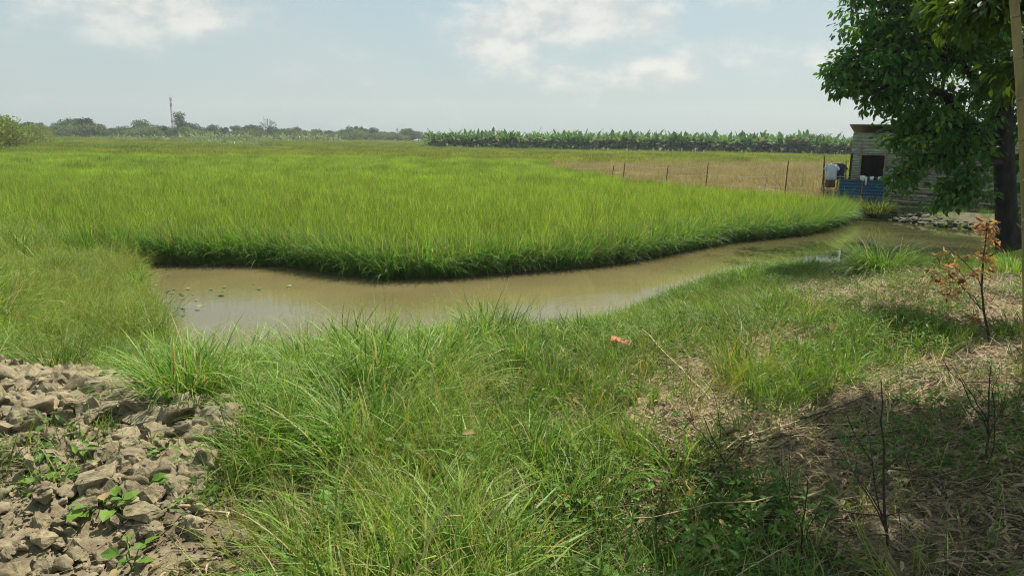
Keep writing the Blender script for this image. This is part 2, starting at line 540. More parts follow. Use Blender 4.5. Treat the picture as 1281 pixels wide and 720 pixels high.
def ground_mat():
    m = bpy.data.materials.new('soil'); t = NT(m)
    geo = t.n('ShaderNodeNewGeometry'); pos = geo.outputs['Position']
    at = t.n('ShaderNodeAttribute', attribute_name='tint'); sp = t.n('ShaderNodeSeparateXYZ'); t.l(at.outputs['Vector'], sp.inputs[0])
    n1 = t.noise(pos, 3, 6, .7); n2 = t.noise(pos, 30, 5, .7); n3 = t.noise(pos, 9, 4, .7)
    soil = t.mixc(t.ramp(n1, .35, .65), (.07, .075, .027), (.12, .10, .055))
    dry = t.mixc(t.ramp(n2, .35, .65), (.19, .135, .075), (.36, .28, .17))
    dry = t.mixc(t.math('MULTIPLY', t.ramp(n3, .5, .7), .6), dry, (.16, .14, .06))
    clod = t.mixc(t.ramp(n3, .3, .7), (.105, .08, .045), (.27, .215, .13))
    clod = t.mixc(t.math('MULTIPLY', t.ramp(n2, .4, .7), .4), clod, (.14, .115, .075))
    mud = t.mixc(n2, (.06, .06, .025), (.11, .10, .04))
    c = t.mixc(t.ramp(t.math('ADD', sp.outputs[1], t.math('MULTIPLY', t.math('SUBTRACT', n3, .5), .9)), .25, .75), soil, dry)
    c = t.mixc(sp.outputs[0], c, clod)
    c = t.mixc(sp.outputs[2], c, mud)
    b = t.n('ShaderNodeBsdfPrincipled'); t.l(c, b.inputs['Base Color']); b.inputs['Roughness'].default_value = .92
    b.inputs['Specular IOR Level'].default_value = .2
    bp = t.n('ShaderNodeBump'); bp.inputs['Strength'].default_value = .8; bp.inputs['Distance'].default_value = .02
    t.l(n2, bp.inputs['Height']); t.l(bp.outputs[0], b.inputs['Normal'])
    o = t.n('ShaderNodeOutputMaterial'); t.l(b.outputs[0], o.inputs[0])
    return m


tag(gb.build('ground', ground_mat(), smooth=True), kind='structure')


def water_mat():
    m = bpy.data.materials.new('muddy water'); t = NT(m)
    geo = t.n('ShaderNodeNewGeometry'); pos = geo.outputs['Position']
    n1 = t.noise(pos, .35, 3)
    c = t.mixc(t.ramp(n1, .35, .65), (.160, .130, .056), (.125, .104, .045))
    sx = t.n('ShaderNodeSeparateXYZ'); t.l(pos, sx.inputs[0])
    c = t.mixc(t.math('MULTIPLY', t.ramp(t.math('ADD', sx.outputs[0], t.math('MULTIPLY', n1, 2)), 3.5, 7.5), .85), c, (.075, .075, .028))  # base colour darkened toward the right, standing in for shade and rice reflection
    c = t.mixc(t.math('MULTIPLY', t.ramp(sx.outputs[0], 9.5, 12.0), .8), c, (.04, .042, .012))  # right end darkened again in the colour, in place of shade
    b = t.n('ShaderNodeBsdfPrincipled'); t.l(c, b.inputs['Base Color'])
    b.inputs['Roughness'].default_value = .035; b.inputs['IOR'].default_value = 1.33
    mp = t.n('ShaderNodeMapping'); mp.inputs['Scale'].default_value = (1, 2.2, 1); t.l(pos, mp.inputs[0])
    wn = t.noise(mp.outputs[0], 7, 3, .6)
    amp = t.noise(pos, .5, 2)
    bp = t.n('ShaderNodeBump'); bp.inputs['Distance'].default_value = .02
    rx_ = t.ramp(sx.outputs[0], 6.0, 1.0)
    t.l(t.math('MULTIPLY', t.math('MULTIPLY', t.ramp(amp, .35, .7), .25), rx_), bp.inputs['Strength'])
    t.l(wn, bp.inputs['Height']); t.l(bp.outputs[0], b.inputs['Normal'])
    o = t.n('ShaderNodeOutputMaterial'); t.l(b.outputs[0], o.inputs[0])
    return m


chx = [p[0] for p in CH]; chy = [p[1] for p in CH]
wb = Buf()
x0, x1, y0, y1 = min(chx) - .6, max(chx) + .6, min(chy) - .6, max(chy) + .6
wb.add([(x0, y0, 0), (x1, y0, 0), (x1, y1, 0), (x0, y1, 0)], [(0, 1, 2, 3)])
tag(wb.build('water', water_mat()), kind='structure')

# ------------------------------------------------------------------ scatter with geometry nodes (stuff only)


def scatter(name, pts, rot, scl, protos, label, cat):
    pts = np.asarray(pts, np.float32); n = len(pts)
    me = bpy.data.meshes.new(name)
    me.vertices.add(n); me.vertices.foreach_set('co', pts.ravel())
    a = me.attributes.new('rot', 'FLOAT_VECTOR', 'POINT'); a.data.foreach_set('vector', np.asarray(rot, np.float32).ravel())
    a = me.attributes.new('scl', 'FLOAT_VECTOR', 'POINT'); a.data.foreach_set('vector', np.asarray(scl, np.float32).ravel())
    a = me.attributes.new('pick', 'INT', 'POINT'); a.data.foreach_set('value', rng.integers(0, len(protos), n).astype(np.int32))
    o = bpy.data.objects.new(name, me); COL.objects.link(o)
    c = bpy.data.collections.new(name + '_kinds')
    for pm in protos:
        po = bpy.data.objects.new(name + '_piece', pm); c.objects.link(po)
    g = bpy.data.node_groups.new(name, 'GeometryNodeTree')
    g.interface.new_socket('Geometry', in_out='INPUT', socket_type='NodeSocketGeometry')
    g.interface.new_socket('Geometry', in_out='OUTPUT', socket_type='NodeSocketGeometry')
    N = g.nodes.new; L = g.links.new
    gi = N('NodeGroupInput'); go = N('NodeGroupOutput')
    ci = N('GeometryNodeCollectionInfo'); ci.inputs['Collection'].default_value = c
    ci.inputs['Separate Children'].default_value = True; ci.inputs['Reset Children'].default_value = True
    ip = N('GeometryNodeInstanceOnPoints'); ip.inputs['Pick Instance'].default_value = True

    def attr(nm, ty):
        x = N('GeometryNodeInputNamedAttribute'); x.data_type = ty; x.inputs['Name'].default_value = nm
        return x.outputs['Attribute']
    er = N('FunctionNodeEulerToRotation')
    L(attr('rot', 'FLOAT_VECTOR'), er.inputs[0]); L(er.outputs[0], ip.inputs['Rotation'])
    L(attr('scl', 'FLOAT_VECTOR'), ip.inputs['Scale'])
    L(attr('pick', 'INT'), ip.inputs['Instance Index'])
    L(gi.outputs[0], ip.inputs['Points']); L(ci.outputs[0], ip.inputs['Instance']); L(ip.outputs[0], go.inputs[0])
    md = o.modifiers.new('scatter', 'NODES'); md.node_group = g
    return tag(o, label, cat, kind='stuff')


def U(a, b, n):
    return rng.uniform(a, b, n)


def tuft(n, rad, L, w, lean, curve, mat, K=4, dry=None, twist=.6):
    b = Buf()
    r = rad * np.sqrt(rng.random(n)); a = U(0, 2 * math.pi, n)
    base = np.stack([r * np.cos(a), r * np.sin(a), np.full(n, -.02)], -1)
    az = a + rng.normal(0, .8, n)
    blades(b, base, az, U(*L, n), U(*w, n), U(*lean, n), U(*curve, n), K, twist=rng.normal(0, twist, n))
    return b.mesh('tuft', mat)


# --- rice: plants in a field
def rice_mask(x, y):
    f = np.interp(x, FX, FY)
    return (y > f + .03) & ~inpoly(BROWN, x, y) & ~inpoly(YARD, x, y) & ~inpoly(CH, x, y)


def jit_grid(x0, x1, y0, y1, s):
    X, Y = np.meshgrid(np.arange(x0, x1, s), np.arange(y0, y1, s))
    X = X.ravel() + U(-.45, .45, X.size) * s; Y = Y.ravel() + U(-.45, .45, Y.size) * s
    return X, Y


def in_view(x, y, marg=1.18, extra=2.0):
    return np.abs(x) < .69 * marg * y + extra


px, py = jit_grid(-26, 26, 9, 31, .18)
k = rice_mask(px, py) & in_view(px, py); px, py = px[k], py[k]
dE = pdist([p[:2] for p in FRONT], px, py, closed=False)
edge = dE < .34
def rice_tuft(mat, n1=22, n2=16):
    b = Buf()
    for n, L, w_, le, cu in ((n1, (.5, .80), (.008, .013), (.02, .20), (.1, .7)), (n2, (.5, .85), (.008, .012), (.05, .32), (.9, 2.3))):
        r = .05 * np.sqrt(rng.random(n)); a = U(0, 2 * math.pi, n)
        blades(b, np.stack([r * np.cos(a), r * np.sin(a), np.full(n, -.02)], -1), a + rng.normal(0, .8, n), U(*L, n), U(*w_, n), U(*le, n), U(*cu, n), 5, twist=rng.normal(0, .6, n))
    return b.mesh('tuft', mat)


rice_protos = [rice_tuft(M['rice']) for _ in range(7)]
edge_protos = [rice_tuft(M['rice_edge'], 14, 18) for _ in range(6)]


def scat_xy(name, x, y, protos, label, cat, s=(.85, 1.15), tilt=.08, zoff=0.0, wide=None):
    n = len(x)
    z = H(x, y) + zoff
    sc = U(*s, n)
    scl = np.stack([sc, sc, sc * U(.9, 1.1, n)], -1)
    if wide is not None:
        scl[:, :2] *= wide[:, None]
    rot = np.stack([rng.normal(0, tilt, n), rng.normal(0, tilt, n), U(0, 6.283, n)], -1)
    return scatter(name, np.stack([x, y, z], -1), rot, scl, protos, label, cat)


hn = .88 + .24 * fbm(px / 1.5, py / 1.5, 77)
n_ = int((~edge).sum())
scat_xy('rice_plants', px[~edge], py[~edge], rice_protos, 'bright yellow green rice plants filling the near paddy field', 'rice', s=(1.02, 1.22))
ex, ey = jit_grid(-26, 26, 9, 31, .11)
k = rice_mask(ex, ey) & in_view(ex, ey) & (pdist([p[:2] for p in FRONT], ex, ey, closed=False) < .36)
scat_xy('rice_edge_plants', ex[k], ey[k], edge_protos, 'darker drooping rice plants along the water edge of the paddy', 'rice', s=(.95, 1.25), tilt=.12)
ef = np.array([p[:2] for p in EDGE]); ox = []; oy = []
for i in range(len(ef) - 1):
    m = int(np.linalg.norm(ef[i + 1] - ef[i]) / .085); tt = (np.arange(m) + rng.random(m)) / max(m, 1)
    q = ef[i] + (ef[i + 1] - ef[i]) * tt[:, None]; ox += list(q[:, 0]); oy += list(q[:, 1] + U(-.02, .14, m))
ox = np.array(ox); oy = np.array(oy)
o = scat_xy('leaning_rice_plants', ox, oy, edge_protos, 'rice plants of the outermost row leaning out over the water', 'rice', s=(.8, 1.15), tilt=.12, zoff=.03)
rr = np.stack([rng.normal(.30, .15, len(ox)), rng.normal(0, .15, len(ox)), rng.normal(.25, .5, len(ox))], -1).astype(np.float32)
o.data.attributes['rot'].data.foreach_set('vector', rr.ravel())

# mid distance: small patches of rice; far: bigger patches


def rice_patch(size, n_t, wscale, mat, nb=12):
    b = Buf()
    for _ in range(n_t):
        c = U(-size / 2, size / 2, 2)
        n = nb
        a = U(0, 6.283, n)
        base = np.stack([c[0] + .05 * np.cos(a), c[1] + .05 * np.sin(a), np.full(n, -.02)], -1)
        blades(b, base, a, U(.5, .8, n), U(.010, .014, n) * wscale, U(.03, .25, n), U(.2, 1.0, n), 3, twist=rng.normal(0, .6, n))
    return b.mesh('rice_patch', mat)


mid_protos = [rice_patch(.7, 16, 1.5, M['rice']) for _ in range(5)]
far_protos = [rice_patch(2.2, 50, 3.2, M['rice_far'], 7) for _ in range(4)]
mx, my = jit_grid(-60, 60, 31, 62, .58)
k = rice_mask(mx, my) & in_view(mx, my, 1.1, 3)
scat_xy('mid_rice_plants', mx[k], my[k], mid_protos, 'green rice plants in the middle of the paddy field', 'rice', s=(1.05, 1.3), tilt=.02)
BAN_L = P(536, 187, .15)[:2]; BAN_R = P(1075, 198.5, .15)[:2]


def field_end(x, y):
    # in front of the banana rows on the right, in front of the tree line on the left
    lim = np.where(x > BAN_L[0], np.interp(x, [BAN_L[0], BAN_R[0], 400], [BAN_L[1], BAN_R[1], 80]) - 2, 252)
    return y < lim


fx, fy = jit_grid(-230, 130, 62, 255, 2.0)
k = rice_mask(fx, fy) & in_view(fx, fy, 1.05, 4) & field_end(fx, fy)
scat_xy('far_rice_plants', fx[k], fy[k], far_protos, 'yellowish rice reaching from mid field to the far tree line', 'rice', s=(.95, 1.2), tilt=.01)
# dry weedy field behind the wire fence
dw = [tuft(26, .28, (.25, .6), (.008, .016), (.1, .8), (.1, 1.0), M['dryweed'], K=3) for _ in range(5)]
bx, by = jit_grid(-5, 60, 22, 82, .4)
k = inpoly(BROWN, bx, by)
scat_xy('dry_weeds', bx[k], by[k], dw, 'brown dry weeds covering the fallow field behind the wire fence', 'dry weeds', s=(.8, 1.4), tilt=.1)

def scat_var(name, x, y, sd, protos, label, cat, s, tilt):
    """plants grow shorter in patches and toward the water"""
    o = scat_xy(name, x, y, protos, label, cat, s=s, tilt=tilt)
    n = len(x); f = (.55 + .75 * sstep(.3, .7, fbm(x * 1.4, y * 1.4, 123))) * (.62 + .38 * sstep(.3, 2.2, sd))
    f = f * np.where((x < -3.2) & (y > 7.5), 1.5, 1.0)
    sc = (U(s[0], s[1], n) * f).astype(np.float32)
    o.data.attributes['scl'].data.foreach_set('vector', np.stack([sc * 1.05, sc * 1.05, sc], -1).astype(np.float32).ravel())
    return o


# --- bank grasses
lush = [tuft(40, .07, (.16, .40), (.0033, .0072), (.05, .7), (.5, 2.3), M['lush'], K=5) for _ in range(8)]
lush_short = [tuft(30, .07, (.16, .36), (.004, .008), (.05, .6), (.3, 1.6), M['lush'], K=4) for _ in range(5)]
wispy = [tuft(46, .10, (.14, .38), (.0018, .0038), (.05, .8), (.3, 1.8), M['wispy'], K=5) for _ in range(6)]
lawn = [tuft(34, .08, (.06, .2), (.0035, .006), (.1, .9), (.2, 1.3), M['lawn'], K=3) for _ in range(6)]


def wispy_heads(n):
    """thin stalks carrying feathery open seed heads"""
    b = Buf()
    for _ in range(n):
        a = U(0, 6.283, 1); L = U(.4, .65, 1)
        c0 = np.array([[U(-.06, .06, 1)[0], U(-.06, .06, 1)[0], 0]])
        blades(b, c0, a, L, .0022, .15, .5, 5)
        top = np.array([c0[0, 0] + .28 * L[0] * math.cos(a[0]), c0[0, 1] + .28 * L[0] * math.sin(a[0]), L[0] * .9])
        k = 14
        base = top[None] - np.array([[.35 * math.cos(a[0]), .35 * math.sin(a[0]), 1]]) * U(0, .14, k)[:, None]
        blades(b, base, U(0, 6.283, k), U(.03, .09, k), .0016, .6, .6, 2)
    return b.mesh('heads', M['wispy'])


heads = [wispy_heads(6) for _ in range(4)]


def forb_proto(n, r, ls):
    b = Buf()
    c = np.stack([U(-r, r, n), U(-r, r, n), U(.02, .11, n)], -1)
    a = U(0, 6.283, n)
    d = np.stack([np.cos(a), np.sin(a), U(-.3, .5, n)], -1)
    leaves(b, c, d, np.array([[0, 0, 1.0]]) + rng.normal(0, .3, (n, 3)), U(ls * .6, ls * 1.3, n), U(ls * .35, ls * .65, n))
    blades(b, c * [1, 1, 0], a, c[:, 2] * 1.2, .002, .1, .2, 2)
    return b.mesh('forb', M['forb'])


forbs = [forb_proto(34, .12, .035) for _ in range(5)]


def litter_proto(n, r, straws=True):
    b = Buf()
    c = np.stack([U(-r, r, n), U(-r, r, n), U(.0, .035, n)], -1)
    a = U(0, 6.283, n)
    leaves(b, c, np.stack([np.cos(a), np.sin(a), U(-.15, .3, n)], -1), np.array([[0, 0, 1.0]]) + rng.normal(0, .45, (n, 3)),
           U(.03, .10, n), U(.007, .02, n), fold=.35)
    return b.mesh('litter', M['litter'])


def straw_proto(n, r, L):
    b = Buf()
    a = rng.normal(0, .45, n) + np.where(rng.random(n) < .25, U(0, 3.1, n), 0) + np.where(rng.random(n) < .5, math.pi, 0)
    c = np.stack([U(-r, r, n), U(-r, r, n), U(.0, .05, n)], -1)
    blades(b, c, a, U(L * .4, L, n), U(.002, .005, n), U(1.35, 1.6, n), U(-.1, .25, n), 3, twist=rng.normal(0, 1.2, n))
    return b.mesh('straw', M['straw'])


litters = [litter_proto(44, .16) for _ in range(5)]
straws = [straw_proto(40, .2, .45) for _ in range(5)]


def bank_pts(s, x0=-11, x1=13, y0=1.5, y1=21):
    x, y = jit_grid(x0, x1, y0, y1, s)
    f = np.interp(x, FX, FY)
    sd = pdist(CH, x, y)
    k = (y < f + .3) & ~inpoly(CH, x, y) & in_view(x, y, 1.25, 1.0) & ((y < 21) | (x < 12))
    k &= ~inpoly(YARD, x, y)
    x, y, sd = x[k], y[k], sd[k]
    # the far side of the channel on the right belongs to the yard
    return x, y, sd


def zones(x, y):
    cl = zone_px(CLOD_PX, x, y, 22, 1)
    dr = np.zeros(len(x), bool)
    for k, poly in enumerate(DRY_PX):
        dr |= zone_px(poly, x, y, 34, 10 + k)
    st = zone_px(STRAW_PX, x, y, 26, 13)
    sh = zone_px(SHADE_PX, x, y, 26, 30)
    u, v, d = proj(np.stack([x, y, H(x, y)], -1))
    return cl, dr, st, sh, u, v


# long lush grass
x, y, sd = bank_pts(.095)
cl, dr, st, sh, u, v = zones(x, y)
nz = fbm(x * 1.1, y * 1.1, 61)
dens = np.where(u < 640, .72, .25)
dens = np.where((u > 640) & (u < 760) & (v > 480), .55, dens)
dens = np.where((u > 620) & (v < 470), .16, dens)
dens = np.where((u < 330) & (v < 400), .75, dens)
dens = dens * sstep(.32, .55, nz + .08) * 1.3
dens = np.where(sd < .5, np.maximum(dens, np.where(u < 640, .7, .35)), dens)
dens = np.where((v < 352) & (u > 1000), .12, dens)
dens = np.where((u < 340) & (v > 400) & (v < 520), .95, dens)
dens[cl] = 0; dens[dr] = .01; dens[st] = .008; dens[sh] *= .6
k = rng.random(len(x)) < dens
tall = (u < 640)
kk = k & tall
scat_var('lush_grass', x[kk], y[kk], sd[kk], lush, 'long arching lush green grass on the near bank of the channel', 'grass', (.6, 1.3), .3)
kk = k & ~tall
scat_xy('medium_grass', x[kk], y[kk], lush_short, 'medium green grass on the right half of the near bank', 'grass', s=(.6, 1.15), tilt=.2)
# fine yellowish grass
x, y, sd = bank_pts(.10)
cl, dr, st, sh, u, v = zones(x, y)
nz = fbm(x * .9 + 40, y * .9, 91)
dens = .12 + .6 * sstep(.47, .6, nz)
dens = np.where((u < 340) & (v < 430), .9, dens)
dens = np.where(u > 640, dens * .35, dens)
dens[cl] = 0; dens[dr] = .03; dens[st] = .03; dens[sh] *= .4
k = rng.random(len(x)) < dens
scat_var('fine_grass', x[k], y[k], sd[k], wispy, 'fine yellow green grass growing among the lush grass of the bank', 'grass', (.65, 1.25), .35)
k = (rng.random(len(x)) < dens * .5) & (u < 620) & (nz > .42) & ~cl
scat_xy('seeding_grass', x[k], y[k], heads, 'feathery pale seed heads above the grass of the bank', 'grass', s=(.6, 1.05), tilt=.2)
# short grass
x, y, sd = bank_pts(.085)
cl, dr, st, sh, u, v = zones(x, y)
nz = fbm(x * 1.3 + 9, y * 1.3, 44)
dens = np.where(u > 600, .95, .45)
dens = np.where((u > 850) & (v > 395), .55 + .4 * sstep(.4, .6, nz), dens)
dens[cl] = .012 + .10 * (fbm(x[cl] * 2, y[cl] * 2, 71) > .62); dens[dr] = .07 * sstep(.35, .7, nz[dr]); dens[st] = .07; dens[sh] = .45
k = rng.random(len(x)) < dens
scat_xy('short_grass', x[k], y[k], lawn, 'short green grass covering the trodden part of the bank', 'grass', s=(.7, 1.35), tilt=.2)
# low weeds
x, y, sd = bank_pts(.13)
cl, dr, st, sh, u, v = zones(x, y)
nz = fbm(x * 1.1 + 3, y * 1.1, 14)
dens = np.where((u > 700) & (v < 455), .65, .12)
dens[cl] = .01 + .14 * (fbm(x[cl] * 2, y[cl] * 2, 71) > .6); dens[dr] = .03; dens[sh] = .8; dens[st] = .4 * sstep(.42, .55, nz[st]); dens[(u > 1000) & (v < 400)] = .2
k = rng.random(len(x)) < dens
scat_xy('low_weeds', x[k], y[k], forbs, 'low small leaved weeds creeping over the bank', 'weeds', s=(.7, 1.3), tilt=.15)
# straw and fallen leaves
x, y, sd = bank_pts(.12)
cl, dr, st, sh, u, v = zones(x, y)
dens = np.full(len(x), .12); dens[dr] = .4; dens[st] = .85; dens[sh] = .5; dens[cl] = .04; dens[u < 600] = .03
k = rng.random(len(x)) < dens
scat_xy('fallen_leaves', x[k], y[k], litters, 'dry brown fallen leaves littering the right side of the bank', 'leaf litter', s=(.7, 1.2), tilt=.05)
band = inpoly([(900, 565), (1040, 490), (1200, 440), (1500, 420), (1500, 560), (1200, 560), (1000, 590)], u, v)
dens = np.where(cl, .01, .07) + np.where(dr, .25, 0) + np.where(st, .28, 0) + np.where(band, .95, 0); dens[sh] += .12
k = (rng.random(len(x)) < dens)
o = scat_xy('straw_litter', x[k], y[k], straws, 'reddish brown straw and stalks lying along the shadow edge', 'straw', s=(.6, 1.1), tilt=.06)
rr = np.zeros((int(k.sum()), 3), np.float32); rr[:, 2] = rng.normal(.45, .35, len(rr)); rr[:, 0] = rng.normal(0, .06, len(rr))
o.data.attributes['rot'].data.foreach_set('vector', rr.ravel())
# weeds on the far bank by the shack
x, y = jit_grid(9, 22, 17, 34, .2)
k = inpoly(YARD, x, y) & (pdist(CH, x, y) < 3.0) & in_view(x, y, 1.1, 1)
x, y = x[k], y[k]
k = rng.random(len(x)) < .35 * sstep(.35, .6, fbm(x, y, 5)) + .15 * (x < 13)
scat_xy('yard_grass', x[k], y[k], lush_short + lawn, 'patchy grass on the ground in front of the shack', 'grass', s=(.7, 1.2), tilt=.2)

# ------------------------------------------------------------------ clods


def chunk(seed, flat=.6, cuts=2, mat=None):
    r = random.Random(seed)
    bm = bmesh.new()
    for _ in range(16):
        v = Vector((r.gauss(0, 1), r.gauss(0, 1), r.gauss(0, 1))).normalized() * r.uniform(.75, 1)
        bm.verts.new((v.x, v.y * r.uniform(.8, 1), v.z * flat))
    res = bmesh.ops.convex_hull(bm, input=bm.verts)
    bmesh.ops.delete(bm, geom=[g for g in res['geom_interior'] if isinstance(g, bmesh.types.BMVert)], context='VERTS')
    bmesh.ops.triangulate(bm, faces=bm.faces)
    bmesh.ops.subdivide_edges(bm, edges=bm.edges, cuts=cuts, use_grid_fill=True)
    for v in bm.verts:
        d = (vnoise(np.array([v.co.x * 3.1 + seed]), np.array([v.co.y * 3.1 + v.co.z * 4]), seed)[0] - .5) * .30 + (vnoise(np.array([v.co.x * 8 + seed]), np.array([v.co.y * 8 + v.co.z * 9]), seed + 3)[0] - .5) * .14
        v.co += v.co.normalized() * d
    me = bpy.data.meshes.new('clod'); bm.to_mesh(me); bm.free()
    me.attributes.new('tint', 'FLOAT_VECTOR', 'POINT')
    for q in me.polygons: q.use_smooth = bool(seed % 3 == 0)
    me.materials.append(mat or M['clod'])
    return me


chunks = [chunk(s, random.uniform(.55, .9), 3) for s in range(14)]


def gsurf(x, y):
    """height of the ground sheet as built"""
    x = np.asarray(x, float); y = np.asarray(y, float)
    Z = gz.reshape(ny, nx)
    i = np.clip(np.searchsorted(xs, x) - 1, 0, nx - 2); j = np.clip(np.searchsorted(ys, y) - 1, 0, ny - 2)
    fx_ = (x - xs[i]) / (xs[i + 1] - xs[i]); fy_ = (y - ys[j]) / (ys[j + 1] - ys[j])
    return (Z[j, i] * (1 - fx_) + Z[j, i + 1] * fx_) * (1 - fy_) + (Z[j + 1, i] * (1 - fx_) + Z[j + 1, i + 1] * fx_) * fy_


x = U(-7, 1, 90000); y = U(1.2, 8, 90000)
k = zone_px(CLOD_PX, x, y, 26, 1) & in_view(x, y, 1.2, .6)
x, y = x[k], y[k]
n = len(x)
keep = min(n, 34000)
sel = rng.choice(n, keep, replace=False); x, y = x[sel], y[sel]
sz = .007 + .010 * rng.pareto(1.55, keep); sz = np.minimum(sz, .08)
sz *= .65 + .9 * sstep(.3, .7, fbm(x * 1.6, y * 1.6, 55))
rot = np.stack([rng.normal(0, .5, keep), rng.normal(0, .5, keep), U(0, 6.28, keep)], -1)
scatter('mud_clods', np.stack([x, y, gsurf(x, y) + sz * .38], -1), rot, np.stack([sz, sz * U(.7, 1.2, keep), sz * U(.6, 1, keep)], -1), chunks,
        'heap of broken dry grey brown mud clods at lower left', 'mud clods')

SLABS = [(62, 572, .085, .5, 'flat pale square mud slab near the left edge of the clods'),
         (205, 580, .11, 2.2, 'largest pale tilted mud slab near the right side of the clods'),
         (168, 600, .10, .9, 'dark grey mud slab below left of the largest pale slab'),
         (225, 615, .07, 1.4, 'brown angular clod just below the largest pale slab'),
         (240, 655, .13, .3, 'broad light brown slab beside the wood chip at the grass edge'),
         (160, 530, .075, 1.9, 'rounded brown clod in the middle of the heap'),
         (185, 705, .10, 2.6, 'grey brown clod at the bottom edge of the heap'),
         (310, 716, .07, .2, 'small pale clod at the foot of the grass at the bottom edge')]
for i, (u, v, s, a, lab) in enumerate(SLABS):
    p = P(u, v, .9)
    me = chunk(100 + i, .42 if i != 1 else .3, 3)
    o = bpy.data.objects.new('mud_slab', me); COL.objects.link(o)
    o.location = (p[0], p[1], float(gsurf(p[0], p[1])) + s * .22)
    o.scale = (s, s * .85, s * .8); o.rotation_euler = (RAD(random.uniform(4, 16)), RAD(random.uniform(-14, 14)), a)
    tag(o, lab, 'mud slab', 'large slabs among the mud clods')
# rubble along the far bank
x, y = jit_grid(9, 20, 17, 27, .13)
k = inpoly(YARD, x, y) & (pdist(CH, x, y) < 1.1); x, y = x[k], y[k]
k = (rng.random(len(x)) < .7) & (pdist(CH, x, y) < .75); x, y = x[k], y[k]; n = len(x)
sz = U(.05, .17, n)
rchunks = [chunk(s, random.uniform(.35, .6), 1, M['mortar']) for s in range(40, 46)]
scatter('bank_rubble', np.stack([x, y, H(x, y) + sz * .2], -1), np.stack([rng.normal(0, .3, n), rng.normal(0, .3, n), U(0, 6, n)], -1),
        np.stack([sz, sz, sz * .8], -1), rchunks, 'grey rubble lining the far bank below the shack', 'rubble')

# ------------------------------------------------------------------ near trees


def leafy_clumps(buf, C, nleaf, rad, Ls, droop=.5, mat=0):
    """C (N,3) clump centres; leaves spray out around each"""
    N = len(C)
    for c in C:
        n = max(6, int(nleaf * random.uniform(.6, 1.4)))
        g = rng.normal(0, 1, (n, 3)); g = norm(g) * (rad * rng.random((n, 1)) ** .5)
        g[:, 2] *= .7
        d = norm(g + np.array([0, 0, -droop * rad]) + rng.normal(0, .3 * rad, (n, 3)))
        nr = np.array([[0, 0, 1.0]]) + rng.normal(0, .45, (n, 3))
        L = U(Ls * .65, Ls * 1.2, n)
        leaves(buf, c + g, d, nr, L, L * U(.42, .6, n), mat, fold=.15)


def branch(buf, a, b, r0, r1, sag=.0, k=6, sides=5, wob=.05):
    a = np.asarray(a, float); b = np.asarray(b, float)
    t = np.linspace(0, 1, k)[:, None]
    p = a + (b - a) * t
    ln = np.linalg.norm(b - a)
    p[1:-1] += rng.normal(0, wob * ln, (k - 2, 3)) * .5
    p[:, 2] += sag * ln * np.sin(t[:, 0] * math.pi)
    tube(buf, p, np.linspace(r0, r1, k), sides, cap=False)
    return p


def lobe_tree(root, trunk_pts, trunk_r, lobes, leafmat, Ls, nleaf, crad, droop=.5):
    """lobes: (centre, radii, number of clumps)"""
    tb = Buf(); tube(tb, trunk_pts, trunk_r, 14); tb.build('trunk', M['bark'], root, smooth=True)
    bb = Buf(); lb = Buf()
    tp = np.array(trunk_pts)
    for c, r, n in lobes:
        c = np.array(c, float); r = np.array(r, float)
        hh = c[2] - .45 * np.hypot(c[0] - tp[0][0], c[1] - tp[0][1])
        j = int(np.argmin(np.abs(tp[:, 2] - max(hh, tp[0][2] + 1.6))))
        j = max(1, j)
        limb = branch(bb, tp[j], c, .075, .03, .12, 8, 6)
        g = norm(rng.normal(0, 1, (n, 3))) * rng.random((n, 1)) ** .42
        C = c + g * r
        for q in C:
            s = limb[rng.integers(4, 8)]
            branch(bb, s, q, .014, .005, .08, 5, 4)
        leafy_clumps(lb, C, nleaf, crad, Ls, droop)
    bb.build('branches', M['bark'], root, smooth=True)
    lb.build('crown', leafmat, root)


def px_lobe(u, v, ru, rv, D, rd, n):
    c = PD(u, v, D); s = D / FPX
    return (c, (ru * s * 1.05, rd, rv * s * 1.05), n)


tb0 = P(1262, 306, .55)
TD = math.hypot(tb0[0], tb0[1])
T0 = empty('shade_tree', tb0, 'large dark leafy tree hanging over the water at the right', 'tree')


def loc(p, o):
    return np.asarray(p, float) - o


